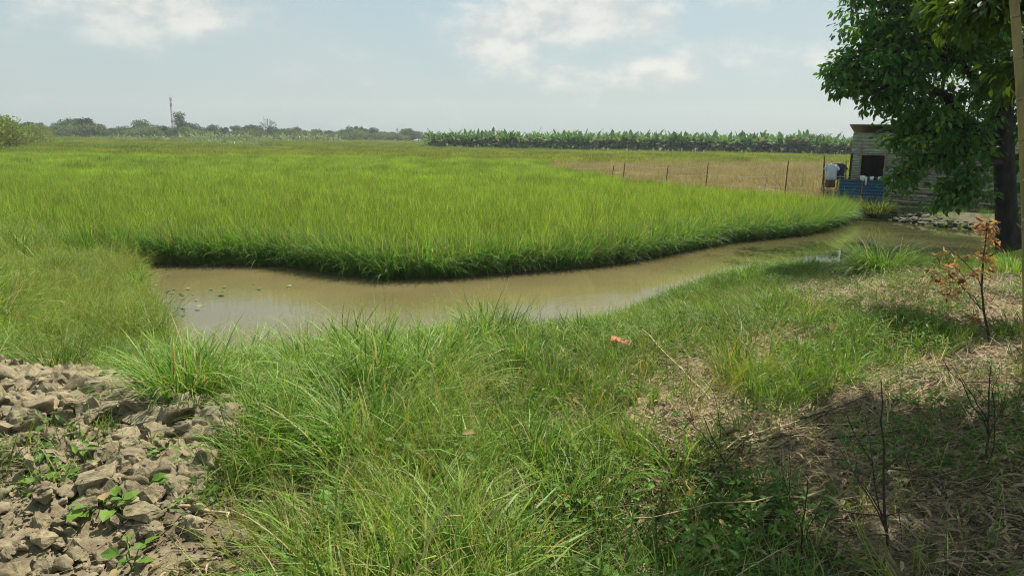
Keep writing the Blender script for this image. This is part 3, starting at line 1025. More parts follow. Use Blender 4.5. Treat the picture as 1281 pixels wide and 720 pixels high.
trunk = [loc(PD(1266, 312, TD), tb0), loc(PD(1262, 296, TD), tb0), loc(PD(1259, 270, TD), tb0), loc(PD(1256, 200, TD), tb0),
         loc(PD(1255, 130, TD), tb0), loc(PD(1260, 60, TD), tb0), loc(PD(1268, -20, TD), tb0), loc(PD(1275, -120, TD), tb0), loc(PD(1290, -260, TD), tb0)]
tr = [.30, .24, .20, .185, .18, .17, .16, .13, .08]
Lb = []
for (u, v, ru, rv, D, rd, n) in [
    (1076, 88, 30, 25, TD - 2.0, .6, 24), (1052, 106, 15, 10, TD - 2.2, .4, 8), (1092, 50, 22, 22, TD - 1.6, .6, 16),
    (1110, 20, 42, 32, TD - 1.4, .9, 46), (1150, 70, 55, 45, TD - 1.2, 1.1, 66), (1190, 20, 60, 45, TD - .6, 1.2, 58),
    (1112, 118, 26, 24, TD - 1.6, .7, 28), (1154, 163, 30, 24, TD - 1.4, .8, 26), (1154, 204, 22, 22, TD - 1.2, .6, 11), (1248, 105, 22, 20, TD - 1.2, .5, 12), (1240, 40, 30, 30, TD - 1.2, .6, 22), (1128, 222, 11, 16, TD - 1.6, .35, 6),
    (1198, 172, 32, 28, TD - .8, .9, 30), (1200, 236, 22, 28, TD - 1.0, .6, 25), (1180, 140, 40, 26, TD - .6, .8, 26),
    (1240, 150, 20, 40, TD + .6, .8, 14), (1232, 60, 34, 44, TD, .9, 26), (1285, 60, 40, 90, TD + .4, 1.0, 36),
    (1300, 200, 30, 60, TD + .6, .9, 30), (1074, -12, 14, 10, TD - 1.8, .4, 7)]:
    c, r, n = px_lobe(u, v, ru, rv, D, rd, n)
    Lb.append((loc(c, tb0), r, n))
for (u, v, ru, rv, D, rd, n) in [(1170, -20, 90, 60, TD + 5.5, 1.8, 90), (1260, 20, 80, 60, TD + 5, 1.8, 80), (1130, -110, 90, 60, TD + 4.5, 1.8, 70), (1240, -100, 90, 70, TD + 6, 2, 80)]:
    c, r, n = px_lobe(u, v, ru, rv, D, rd, n)
    Lb.append((loc(c, tb0), r, n))
# the rest of the crown above the picture
for (dx, dy, dz, r, n) in [(-3.0, -.8, 6.2, 1.6, 46), (-1.0, .8, 7.4, 1.9, 60), (1.6, .5, 6.4, 2.0, 60), (.4, -1.0, 8.6, 1.6, 40), (2.8, -.5, 4.2, 1.5, 36), (1.0, 2.4, 5.4, 1.6, 40)]:
    Lb.append(((dx, dy, dz), (r, r, r * .7), n))
lobe_tree(T0, trunk, tr, Lb, M['tree_leaf'], .14, 30, .31)

# second tree outside the right edge: its shade covers the lower right ground
b0 = np.array([6.6, 3.6, .9])
T1 = empty('shade_tree', b0, 'brighter green tree leaning in from the right edge, close by', 'tree')
Lb = []
for (x_, y_, z_, rx_, ry_, rz_, n) in [(3.4, 6.1, 5.6, 1.0, .8, .45, 40), (2.3, 4.9, 5.7, .9, .9, .5, 40), (4.6, 6.4, 5.5, 1.1, .9, .6, 46), (5.8, 7.3, 5.8, 1.2, 1.0, .6, 50),
                                       (3.6, 4.4, 5.9, 1.5, 1.5, .7, 80), (5.4, 4.9, 6.0, 1.6, 1.6, .7, 90), (7.2, 6.0, 6.2, 1.4, 1.4, .8, 60),
                                       (4.2, 2.6, 6.0, 1.6, 1.2, .7, 70), (6.2, 2.6, 6.4, 1.6, 1.4, .9, 70), (2.6, 3.2, 5.8, 1.0, 1.2, .5, 50), (8.2, 4.0, 6.2, 1.4, 1.4, .9, 50)]:
    Lb.append((loc((x_ + .4, y_ - .75, z_), b0), (rx_, ry_, rz_), n))
for (x_, y_, z_, r_, n) in [(3.1, 2.6, 5.8, 1.1, 50)]:
    Lb.append((loc((x_, y_, z_), b0), (r_, r_, .5), n))
for (u, v, ru, rv, D, n) in [(1236, 2, 30, 12, 8.6, 6), (1264, 80, 12, 14, 8.4, 3), (1210, 8, 12, 10, 8.8, 3)]:
    c, r, n = px_lobe(u, v, ru, rv, D, .3, n); Lb.append((loc(c, b0), r, n))
tp = [np.array([0, 0, -.1]), np.array([-.05, .1, .5]), np.array([-.1, .2, 1.5]), np.array([-.2, .4, 2.6]), np.array([-.3, .5, 3.6]), np.array([-.4, .7, 4.6]), np.array([-.5, .9, 5.6])]
lobe_tree(T1, tp, [.24, .19, .17, .15, .13, .10, .05], Lb, M['tree_leaf2'], .14, 60, .36)

# bamboo pole at the right edge
pb = Buf(); nb_ = Buf()
Dp = 5.2
A_ = PD(1284, 520, Dp); B_ = PD(1258, -120, Dp)
pole_base = A_ + (A_ - B_) * ((A_[2] - .85) / (B_[2] - A_[2]))
PO = empty('bamboo_pole', pole_base, 'tall leaning bamboo pole at the right edge of the picture', 'pole')
npts = 40
pts = []; rad = []
Ltot = np.linalg.norm(B_ - pole_base)
for i in range(npts + 1):
    t = i / npts
    p = pole_base + (B_ - pole_base) * t
    bow = math.sin(t * math.pi) * .05
    pts.append(p - pole_base + np.array([bow, 0, 0])); rad.append(.030 - .008 * t)
tube(pb, pts, rad, 14)
pb.build('culm', M['bamboo'], PO, smooth=True)
for i in range(2, npts, 3):
    nb_ = Buf()
    d = norm(pts[i + 1] - pts[i])
    tube(nb_, [pts[i] - d * .008, pts[i] - d * .003, pts[i] + d * .003, pts[i] + d * .008], [rad[i], rad[i] + .003, rad[i] + .003, rad[i]], 14)
    nb_.build('node_ring', M['bamboo_node'], PO, smooth=True)
for f_, s_ in ((.42, -1), (.52, 1), (.66, -1), (.34, 1)):
    i = int(f_ * npts); nb_ = Buf()
    tube(nb_, [pts[i], pts[i] + np.array([s_ * .05, -.01, .03]), pts[i] + np.array([s_ * .075, -.01, .055])], [.006, .005, .003], 6)
    nb_.build('side_stub', M['bamboo_node'], PO, smooth=True)

# ------------------------------------------------------------------ far trees


def far_tree_mesh(h, wd, kind, mat, leaf=.5, n=1300):
    t = Buf(); c = Buf()
    th = h * (.45 if kind == 'tall' else .35)
    tube(t, [(0, 0, -.3), (.05, 0, th * .5), (0, .05, th), (.1, 0, h * .75)], [.22, .16, .13, .05], 7)
    lobes = []
    if kind == 'round':
        for _ in range(9):
            lobes.append((U(-wd * .3, wd * .3, 1)[0], U(-wd * .3, wd * .3, 1)[0], h * random.uniform(.35, .82), wd * random.uniform(.18, .3), h * random.uniform(.14, .22)))
    elif kind == 'tall':
        for k in range(8):
            lobes.append((U(-wd * .3, wd * .3, 1)[0], U(-wd * .3, wd * .3, 1)[0], h * random.uniform(.5, .92), wd * random.uniform(.16, .26), h * random.uniform(.06, .12)))
    else:
        for k in range(8):
            lobes.append((U(-wd * .4, wd * .4, 1)[0], U(-wd * .4, wd * .4, 1)[0], h * random.uniform(.15, .75), wd * random.uniform(.2, .32), h * random.uniform(.2, .3)))
    for (lx, ly, lz, r, rz) in lobes:
        m = n // len(lobes)
        g = norm(rng.normal(0, 1, (m, 3))) * (rng.random((m, 1)) ** .35) * U(.8, 1.15, m)[:, None]
        p = np.array([lx, ly, lz]) + g * [r, r, rz]
        p[:, 2] = np.maximum(p[:, 2], .1)
        leaves(c, p, norm(g + rng.normal(0, .6, (m, 3))), g + rng.normal(0, .6, (m, 3)), U(leaf * .6, leaf * 1.3, m), U(leaf * .4, leaf * .8, m))
        branch(t, (0, 0, th * random.uniform(.6, 1)), (lx, ly, lz), .08, .03, .05, 4, 4)
    return t, c


def far_proto(h, wd, kind, mat, name='field_tree', **kw):
    t, c = far_tree_mesh(h, wd, kind, mat, **kw)
    r = empty(name, (0, 0, -50))
    t.build('trunk', M['far_bark'], r); c.build('crown', mat, r)
    reg(r)
    return r


def palm_proto(h, mat, name='palm_tree'):
    r = empty(name, (0, 0, -50)); t = Buf(); c = Buf()
    tube(t, [(0, 0, -.3), (.15, 0, h * .4), (.1, 0, h * .85)], [.18, .13, .1], 7)
    n = 20
    a = U(0, 6.283, n)
    for k in range(n):
        lean = random.uniform(.1, 1.3)
        K = 7
        L = random.uniform(2.2, 3.0)
        th = lean + 1.2 * (np.arange(K) + .5) / K
        rr = np.concatenate([[0], np.cumsum(np.sin(th)) * L / K]); zz = np.concatenate([[0], np.cumsum(np.cos(th)) * L / K])
        P_ = np.stack([rr * math.cos(a[k]), rr * math.sin(a[k]), zz + h * .85], -1)
        for s in (-1, 1):
            m = 16
            ti = U(.1, 1, m)
            base = np.stack([np.interp(ti * K, np.arange(K + 1), P_[:, q]) for q in range(3)], -1)
            blades(c, base, np.full(m, a[k] + s * 1.2) + rng.normal(0, .15, m), U(.45, .8, m), .09, 1.3, .9, 2)
    t.build('trunk', M['far_bark'], r); c.build('crown', mat, r)
    reg(r)
    return r


protos = []


def place(proto, xyz, s, rz, label, cat, group, first={}):
    o = proto if proto.name not in first else copy_tree(proto)
    first[proto.name] = 1
    o.location = xyz; o.scale = s if hasattr(s, '__len__') else (s, s, s); o.rotation_euler.z = rz
    return tag(o, label, cat, group)


round_d = [far_proto(6, 6.5, 'round', M['far_leaf']) for _ in range(4)]
round_p = [far_proto(5, 6.5, 'bush', M['far_leaf2']) for _ in range(3)]
tall_d = [far_proto(8, 5, 'tall', M['far_leaf']) for _ in range(3)]
palms = [palm_proto(6, M['far_leaf']) for _ in range(2)]
# tree line along the left and centre of the horizon; heights follow the photo's skyline (px)
SKY = [(28, 152), (50, 150), (70, 155), (90, 149), (105, 147), (122, 153), (133, 160), (148, 156), (165, 155), (178, 150), (196, 152), (210, 155),
       (224, 152), (245, 155), (262, 158), (275, 156), (292, 157), (310, 155), (330, 158), (345, 157), (366, 156), (380, 160), (400, 160), (420, 161),
       (440, 160), (452, 157), (465, 158), (480, 163), (495, 163), (510, 160), (528, 165), (545, 167)]
su = np.array([a for a, b in SKY]); sv = np.array([b for a, b in SKY])
u = 24.0; cnt = 0
while u < 545:
    for row in range(2):
        D = random.uniform(255, 275) if row == 0 else random.uniform(285, 310)
        uu = u + random.uniform(-4, 4)
        p = PD(uu, 175, D); p[2] = .12
        top = PD(uu, np.interp(uu, su, sv) + (random.uniform(2, 7) if row == 0 else random.uniform(-1.5, 3)), D)[2]
        h = max(3.0, top)
        kind = random.random()
        side = 'left of the mast' if uu < 214 else 'right of the mast'
        if row == 0 and kind < .8:
            pr, hh, lk, ct = random.choice(round_p), 5, 'low pale green bushy tree in the far tree line ', 'tree'
        elif kind < .84:
            pr, hh, lk, ct = random.choice(round_d), 6, 'dark green round tree in the far tree line ', 'tree'
        elif kind < .93:
            pr, hh, lk, ct = random.choice(tall_d), 8, 'taller slender dark tree in the far tree line ', 'tree'
        else:
            pr, hh, lk, ct = random.choice(palms), 7.6, 'palm tree standing in the far tree line ', 'palm tree'
        s = h / hh
        place(pr, p, (max(s, .75) * random.uniform(.9, 1.2), max(s, .75), s), random.uniform(0, 6.28), lk + side, ct, lk.split(' in the')[0].strip() + 's ' + side)
    u += random.uniform(8, 12)
# skyline features
pr = far_proto(10.5, 9, 'tall', M['far_leaf'], n=1400)
p = PD(229, 172, 262); p[2] = .12
place(pr, p, .82, 1.0, 'tallest far tree, its layered crown spreading right beside the mast', 'tree', None)
# bare tree
r_ = empty('bare_tree', (0, 0, 0)); t_ = Buf(); c_ = Buf()
tube(t_, [(0, 0, -.3), (.1, 0, 2), (0, 0, 4)], [.2, .15, .1], 7)
for _ in range(26):
    a = random.uniform(0, 6.28); e = random.uniform(.3, 1.3)
    b = np.array([math.cos(a) * math.cos(e), math.sin(a) * math.cos(e), math.sin(e)]) * random.uniform(2.4, 3.6) + [0, 0, 3.5]
    q = branch(t_, (0, 0, random.uniform(2.5, 4)), b, .07, .03, .05, 5, 4)
    for _ in range(4):
        branch(c_, q[random.randint(2, 4)], b + rng.normal(0, .5, 3), .035, .02, 0, 3, 3)
t_.build('trunk', M['far_bark'], r_); c_.build('twigs', M['far_bark'], r_)
p = PD(337, 176, 250); r_.location = (p[0], p[1], .1); r_.scale = (.8, .8, 1.05)
tag(r_, 'pale leafless tree with thin branches standing above the far tree line', 'tree')

# hedge at the far left
hp = [far_proto(4, 6, 'bush', M['hedge_leaf'], 'hedge_shrub', leaf=.26, n=3200) for _ in range(3)]
HE = [(-80, 190, 78, 4.4), (-48, 187, 86, 4.4), (-24, 184, 95, 4.4), (-4, 181, 106, 4.4), (11, 179, 118, 3.9), (22, 176, 132, 3.3), (31, 174, 150, 2.9), (39, 173, 172, 2.4), (-118, 195, 70, 4.4)]
hl = ['second nearest yellowish shrub of the hedge at the left edge', 'third yellowish hedge shrub from the left edge', 'tall yellow green hedge shrub cut by the left edge of the photo', 'yellow green shrub behind the tall one at the left edge',
      'middle shrub of the receding hedge at the left', 'brownish shrub in the farther half of the left hedge', 'third last shrub of the hedge toward the far trees', 'farthest low shrub ending the left hedge', 'nearest shrub of the left hedge beyond the edge']
for (u, v, D, h), lb in zip(HE, hl):
    p = PD(u, v, D)
    place(random.choice(hp), (p[0], p[1], .1), (.85, 1.1, h / 4), random.uniform(0, 6), lb, 'shrub', 'shrubs of the hedge at the far left')

# ------------------------------------------------------------------ banana plants


def banana_proto(h, mat, nl=10):
    r = empty('banana_plant', (0, 0, -50)); s = Buf(); c = Buf()
    sh = h * .33
    tube(s, [(0, 0, -.2), (.02, 0, sh * .5), (0, 0, sh)], [.13, .11, .07], 7)
    a0 = random.uniform(0, 6)
    for k in range(nl):
        a = a0 + k * 2.4 + random.uniform(-.3, .3)
        lean = .03 + 1.55 * (k / nl) + random.uniform(-.05, .15); L = h * random.uniform(.50, .68); K = 8
        w = h * random.uniform(.12, .17)
        cv = random.uniform(.4, 1.5)
        t = (np.arange(K) + .5) / K
        th = lean + cv * t ** 1.5
        rr = np.concatenate([[0], np.cumsum(np.sin(th)) * L / K]); zz = np.concatenate([[0], np.cumsum(np.cos(th)) * L / K]) + sh * .95
        C = np.stack([rr * math.cos(a), rr * math.sin(a), zz], -1)
        prof = np.interp(np.arange(K + 1) / K, [0, .15, .2, .5, .85, 1], [.05, .08, .7, 1, .8, .1]) * w / 2
        sd_ = np.array([-math.sin(a), math.cos(a), 0])
        tn = rng.random(2)
        for sgn in (-1, 1):
            # each half blade in separate flaps: torn leaf
            for q in range(K):
                dz = -random.uniform(.1, .55)
                e0 = C[q] + sd_ * sgn * prof[q] + [0, 0, dz * prof[q]]
                e1 = C[q + 1] + sd_ * sgn * prof[q + 1] + [0, 0, dz * prof[q + 1]]
                V = np.array([C[q], e0, e1 * .97 + C[q + 1] * .03, C[q + 1]])
                c.add(V, [(0, 1, 2, 3)], np.tile([tn[0], q / K, tn[1]], (4, 1)))
    s.build('stem', M['stem'], r); c.build('leaves', mat, r)
    reg(r)
    return r


bp_ = [banana_proto(3.6, M['banana'], random.randint(12, 15)) for _ in range(7)]
nfront = 0
for i in range(150):
    t = (i + random.uniform(-.4, .4)) / 149
    u = 540 + (1085 - 540) * t
    v = 187 + (198.5 - 187) * t
    p = P(u, v, .15)
    s = random.uniform(.88, 1.2) * (1.0 if t > .1 else .9)
    place(random.choice(bp_), (p[0], p[1] + random.uniform(-1.2, 1.2), .12), s, random.uniform(0, 6.28),
          'green banana plant in the front row of the long plantation', 'banana plant', 'front row of the banana plantation')
for i in range(136):
    t = (i + random.uniform(-.4, .4)) / 135
    u = 538 + (1090 - 538) * t
    v = 187 + (198.5 - 187) * t
    p = P(u, v, .15); s = random.uniform(.95, 1.32)
    place(random.choice(bp_), (p[0] * 1.035, p[1] * 1.035 + random.uniform(-1, 4), .12), s, random.uniform(0, 6.28),
          'taller banana plant behind the front row of the plantation', 'banana plant', 'back rows of the banana plantation')
bq = [banana_proto(2.2, M['banana_pale'], 9) for _ in range(4)]
for i in range(84):
    t = (i + random.uniform(-.4, .4)) / 83
    u = 140 + (424 - 140) * t; v = 172.5 + 3.5 * t
    D = 205 + random.uniform(-8, 14)
    p = PD(u, v, D)
    place(random.choice(bq), (p[0], p[1], .12), random.uniform(.8, 1.4) * (1.1 if t > .3 else .8), random.uniform(0, 6.28),
          'low pale green banana plant in the strip before the far trees', 'banana plant', 'young banana plants before the far tree line')
# scruffy strip of weeds crossing the field on the left
x = []; y = []
for u in np.arange(120, 335, .5):
    for _ in range(2):
        v = np.interp(u, [120, 230, 330], [175.5, 178.5, 185.5]) + random.uniform(-.4, .4)
        p = P(u, v, .3); x.append(p[0]); y.append(p[1])
weedy = [tuft(40, .5, (.35, .95), (.05, .10), (.1, .9), (.1, 1.0), M['banana_pale'], K=3) for _ in range(4)]
scat_xy('weed_strip', np.array(x), np.array(y), weedy, 'ragged strip of pale weeds crossing the far left of the field', 'weeds', s=(1.1, 2.0), tilt=.1)
# palms rising over the plantation on the right
for (u, vt, D, lb) in [(1020, 160, 112, 'palm rising above the right end of the banana plantation'), (1000, 166, 118, 'shorter palm just left of the palm at the plantation end'),
                       (874, 162, 130, 'small palm poking above the middle of the plantation'), (706, 160, 150, 'dark palm poking above the left part of the plantation')]:
    p = PD(u, 190, D); h = PD(u, vt, D)[2]
    place(random.choice(palms), (p[0], p[1], .1), (.8, .8, h / 7.9), random.uniform(0, 6), lb, 'palm tree', 'palms above the banana plantation')
for (u, vt, D, lb) in [(592, 165, 190, 'round tree behind the left end of the banana plantation'), (560, 164, 200, 'small tree at the far left corner behind the plantation'), (735, 166, 180, 'faint tree crown just above the plantation in the middle')]:
    p = PD(u, 185, D); h = PD(u, vt, D)[2]
    place(random.choice(round_d), (p[0], p[1], .1), (h / 6, h / 6, h / 6), random.uniform(0, 6), lb, 'tree', 'trees behind the plantation')

# ------------------------------------------------------------------ mast and pole
mp_ = PD(216.5, 170, 330)
MA = empty('radio_mast', (mp_[0], mp_[1], .1), 'tall thin grey lattice radio mast above the far trees at left', 'mast')
sh = Buf(); mh = PD(216, 121, 330)[2]
wv = .26
for k in range(3):
    a = k * 2.094
    tube(sh, [(wv * math.cos(a), wv * math.sin(a), 0), (wv * math.cos(a), wv * math.sin(a), mh * .97)], .05, 5)
nseg = 26
for q in range(nseg):
    z0, z1 = mh * .97 * q / nseg, mh * .97 * (q + 1) / nseg
    for k in range(3):
        a = k * 2.094; b = (k + 1) * 2.094
        tube(sh, [(wv * math.cos(a), wv * math.sin(a), z0), (wv * math.cos(b), wv * math.sin(b), z1)], .035, 4, cap=False)
sh.build('shaft', M['metal'], MA)
ab = Buf(); tube(ab, [(0, 0, mh * .97), (0, 0, mh * 1.03)], .07, 5); ab.build('lightning_rod', M['metal'], MA)
for z_ in (.93, .80):
    for k in range(3):
        a = k * 2.094 + .4; ab = Buf()
        box(ab, (math.cos(a) * .36, math.sin(a) * .36, mh * z_), (.14, .2, 1.3), a)
        ab.build('antenna', M['metal'], MA)
up = PD(497, 178, 235)
UP = empty('utility_pole', (up[0], up[1], .1), 'dark utility pole in front of the far trees near the centre', 'utility pole')
ab = Buf(); tube(ab, [(0, 0, -.2), (0, 0, 4.6)], [.16, .11], 8); ab.build('post', M['post'], UP)
ab = Buf(); box(ab, (0, 0, 4.1), (1.3, .1, .1)); ab.build('crossarm', M['post'], UP)

# ------------------------------------------------------------------ wire fence by the fallow field
FE = empty('wire_fence', P(880, 240, .1), 'crooked wire fence with thin wooden posts before the brown fallow field', 'fence')
fo = np.array(FE.location)
FP = [(640, 211, 203), (665, 213, 204), (700, 217, 209), (765, 225, 207), (779, 224, 203), (833, 231, 207), (881, 237, 204), (981, 245, 201), (1026, 247, 195), (1046, 249, 212)]
base_pts = []
for i, (u, vb, vt) in enumerate(FP):
    b = P(u, vb + 6, .1); D = math.hypot(b[0], b[1])
    tp_ = PD(u + random.uniform(2, 6), vt, D)
    pb_ = Buf(); a = b - fo; c = tp_ - fo
    mid = (a + c) / 2 + rng.normal(0, .02, 3)
    tube(pb_, [a - [0, 0, .1], mid, c], [.033, .028, .022], 7)
    pb_.build('post', M['post'], FE, smooth=True)
    base_pts.append((a, c))
for h_ in (.35, .62, .9):
    wbuf = Buf()
    for (a, c), (a2, c2) in zip(base_pts[:-1], base_pts[1:]):
        p0 = a + (c - a) * h_; p1 = a2 + (c2 - a2) * h_
        m_ = (p0 + p1) / 2 - [0, 0, .06]
        tube(wbuf, [p0, p0 * .5 + m_ * .5 - [0, 0, .01], m_, p1 * .5 + m_ * .5 - [0, 0, .01], p1], .007, 4, cap=False)
    wbuf.build('wire', M['wire'], FE)
for (u, v0_, v1_, du) in [(1002, 246, 215, 3), (1038, 249, 220, -2), (955, 243, 224, 4), (1012, 247, 228, 6)]:
    pb_ = Buf(); b = P(u, v0_ + 5, .1); D = math.hypot(b[0], b[1]); c = PD(u + du, v1_, D)
    tube(pb_, [b - fo, c - fo], [.016, .011], 5); pb_.build('stake', M['wood'], FE)

# ------------------------------------------------------------------ shack
SB = P(1061, 254, .32)
D_S = math.hypot(SB[0], SB[1])
yaw = -math.atan2(SB[0], SB[1]) - RAD(3)
SH = empty('tin_shack', (SB[0], SB[1], .30), 'grey green corrugated tin shack with a dark doorway behind the tree', 'shack', rz=yaw)
SL, SDp, HT = 8.4, 4.2, 2.58


def corr(buf, x0, x1, z0, z1, y, amp=.014, pitch=.09, thick=.006):
    """sheet with horizontal corrugations facing -Y"""
    n = max(6, int((z1 - z0) / pitch * 6))
    z = np.linspace(z0, z1, n + 1)
    yy = y + amp * np.sin((z - z0) / pitch * 2 * math.pi)
    V = np.stack([np.stack([np.full(n + 1, x0), yy, z], -1), np.stack([np.full(n + 1, x1), yy, z], -1),
                  np.stack([np.full(n + 1, x1), yy + thick, z], -1), np.stack([np.full(n + 1, x0), yy + thick, z], -1)], 1).reshape(-1, 3)
    F = []
    for k in range(n):
        a = k * 4; b = a + 4
        F += [(a, a + 1, b + 1, b), (a + 2, a + 3, b + 3, b + 2), (a + 1, a + 2, b + 2, b + 1), (a + 3, a, b, b + 3)]
    F += [(0, 3, 2, 1), (n * 4, n * 4 + 1, n * 4 + 2, n * 4 + 3)]
    buf.add(V, F)


w = Buf()
corr(w, 0.0, .24, 0, 1.82, 0)
corr(w, 1.10, 1.40, 0, 1.82, 0)
w.build('front_sheet', M['tin'], SH)
w = Buf(); corr(w, 1.42, 4.2, .10, HT, .03); w.build('front_sheet', M['tin_dull'], SH)
w = Buf(); corr(w, 4.22, 6.3, .30, HT, .0); w.build('front_sheet', M['tin'], SH)
w = Buf(); corr(w, 6.32, SL, .35, HT, .04); w.build('front_sheet', M['tin'], SH)
w = Buf(); corr(w, -.06, 1.46, 1.84, HT - .03, -.045, .018, .12); w.build('awning_sheet', M['tin'], SH)
w = Buf(); box(w, (SL / 2, SDp, HT / 2 - .15), (SL, .04, HT - .3)); box(w, (-.02 + .0, SDp / 2 + .02, HT / 2 - .16), (.04, SDp - .06, HT - .32)); box(w, (SL + .03, SDp / 2 + .05, HT / 2 - .16), (.04, SDp - .1, HT - .32))
w.build('rear_wall', M['dark_in'], SH)
w = Buf(); box(w, (.67, .9, .9), (1.6, .03, 1.8)); w.build('inner_partition', M['dark_in'], SH)
w = Buf(); box(w, (SL / 2, SDp / 2 - .15, HT + .10), (SL + .4, SDp + .35, .025), rx=RAD(-4.0)); w.build('roof', M['roof'], SH)
for (x_, z_, w_, h_) in ((1.15, 1.35, .5, .35), (2.6, 1.5, .9, .5), (3.6, .5, .7, .4), (5.2, 1.2, .8, .6), (7.0, .9, .9, .5)):
    w = Buf(); corr(w, x_, x_ + w_, z_, z_ + h_, -.028, .01, .07); w.build('patch_sheet', M['rust_tin'], SH)
w = Buf(); box(w, (.68, -.035, 1.80), (.9, .05, .06)); box(w, (.68, .015, .03), (.78, .05, .06)); w.build('door_frame', M['wood'], SH)
for x_ in (.27, 1.07, 4.21, 6.31):
    w = Buf(); box(w, (x_, -.03, HT / 2 - .15), (.055, .05, HT - .32)); w.build('post', M['wood'], SH)
w = Buf(); box(w, (SL / 2 + .7, -.0, .25), (SL - 1.6, .04, .05)); box(w, (SL / 2 + .7, -.0, .52), (SL - 1.6, .04, .05)); w.build('rail', M['wood'], SH)


def sloc(x, y, z):
    c, s = math.cos(yaw), math.sin(yaw)
    return np.array([SB[0] + x * c - y * s, SB[1] + x * s + y * c, .30 + z])


# blue sheet fence
BF = empty('blue_fence', sloc(-.32, -.85, 0), 'dark blue sheet fence standing in front of the doorway', 'fence', rz=yaw)
for a, b in ((.03, .72), (.78, 1.45)):
    w = Buf(); corr(w, a, b, .02, .93, 0, .008, .11); w.build('sheet', M['blue'], BF)
for x_ in (0, .75, 1.48):
    w = Buf(); tube(w, [(x_, .0, -.15), (x_ + .01, .0, 1.0 + random.uniform(0, .08))], [.022, .02], 8); w.build('post', M['wood'], BF, smooth=True)
w = Buf(); tube(w, [(-.1, -.03, .99), (.8, -.03, 1.02), (1.9, -.03, 1.0)], .014, 6); w.build('rail', M['wood'], BF, smooth=True)


def rag(name, p, wd, ht, mat, lab, cat, seed, grp=None):
    """cloth folded over a rail"""
    b = Buf(); nx_, nz_ = 8, 9
    V = []
    for j in range(nz_ + 1):
        for i in range(nx_ + 1):
            s = i / nx_ - .5; t = j / nz_
            ang = (t - .35) * 2
            x_ = s * wd * (1 - .25 * abs(ang) * (.5 + .5 * math.sin(seed)))
            y_ = .03 * math.copysign(1, ang) * min(1, abs(ang) * 3) + .02 * math.sin(i * 1.9 + seed)
            z_ = -abs(ang) * ht * .8 + .02 * math.sin(i * 2.3 + seed)
            V.append((x_, -y_, z_))
    F = [(j * (nx_ + 1) + i, j * (nx_ + 1) + i + 1, (j + 1) * (nx_ + 1) + i + 1, (j + 1) * (nx_ + 1) + i) for j in range(nz_) for i in range(nx_)]
    b.add(V, F)
    o = b.build(name, mat, None, p, smooth=True); o.rotation_euler.z = yaw
    md = o.modifiers.new('s', 'SOLIDIFY'); md.thickness = .012
    return tag(o, lab, cat, grp)


rag('white_cloth', sloc(.42, -.88, 1.06), .17, .15, M['cloth_white'], 'white cloth bundle on the rail at the left above the blue fence', 'cloth', 1)
rag('white_cloth', sloc(.54, -.88, 1.03), .06, .26, M['cloth_white'], 'narrow white rag hanging lowest beside the white bundle', 'cloth', 2)
rag('white_cloth', sloc(.72, -.88, 1.04), .13, .10, M['cloth_white'], 'middle white rag on the rail above the blue fence', 'cloth', 3)
rag('white_cloth', sloc(.98, -.88, 1.04), .12, .09, M['cloth_white'], 'small white rag on the rail next to the leaves', 'cloth', 4)


def garment(name, p, kind, mat, lab, sc=1.0):
    """shirt or shorts hanging flat from a line, built with sleeves and folds"""
    b = Buf()
    if kind == 'shirt':
        out = [(-.09, 0), (-.2, -.04), (-.31, -.2), (-.24, -.25), (-.19, -.17), (-.2, -.62), (.2, -.63), (.19, -.17), (.24, -.25), (.31, -.2), (.2, -.04), (.09, 0), (0, -.05)]
    else:
        out = [(-.18, 0), (-.22, -.36), (-.04, -.37), (0, -.16), (.04, -.37), (.22, -.36), (.18, 0)]
    bm = bmesh.new()
    vs = [bm.verts.new((x_ * sc, 0, z_ * sc)) for x_, z_ in out]
    f = bm.faces.new(vs)
    bmesh.ops.triangulate(bm, faces=[f])
    bmesh.ops.subdivide_edges(bm, edges=bm.edges, cuts=3, use_grid_fill=True)
    for v in bm.verts:
        v.co.y += .03 * math.sin(v.co.x * 28) + .02 * math.sin(v.co.z * 9 + v.co.x * 6)
    me = bpy.data.meshes.new(name); bm.to_mesh(me); bm.free(); me.materials.append(mat)
    for q in me.polygons: q.use_smooth = True
    o = bpy.data.objects.new(name, me); COL.objects.link(o); o.location = p; o.rotation_euler.z = yaw
    md = o.modifiers.new('s', 'SOLIDIFY'); md.thickness = .05; md.offset = 0
    return tag(o, lab, name.replace('_', ' '))


gD = D_S - .3
lp = PD(1041, 205.5, gD)
garment('shirt', lp, 'shirt', M['cloth_pale'], 'pale blue shirt hanging at the fence left of the blue sheets', .9)
garment('jacket', PD(1051, 205, gD + .15), 'shirt', M['cloth_dark'], 'dark jacket hanging beside the pale shirt', .88)
garment('shorts', PD(1039, 224, gD + .05), 'shorts', M['cloth_brown'], 'brown shorts hanging under the pale shirt', .8)
# clothes line on two sticks
CL = empty('clothes_line', PD(1029, 247, gD), 'thin wooden frame holding the hanging clothes near the blue fence', 'clothes line', rz=0)
co = np.array(CL.location)
ln = Buf(); tube(ln, [PD(1029, 208, gD) - co, PD(1041, 205, gD) - co, PD(1056, 204, gD) - co], .012, 6); ln.build('line', M['post'], CL)
for (u, v0_, v1_) in ((1030, 252, 196), (1057, 254, 202)):
    w = Buf(); a = PD(u, v0_, gD); tube(w, [a - co, PD(u + 1.5, v1_, gD) - co], [.026, .02], 7); w.build('post', M['post'], CL, smooth=True)
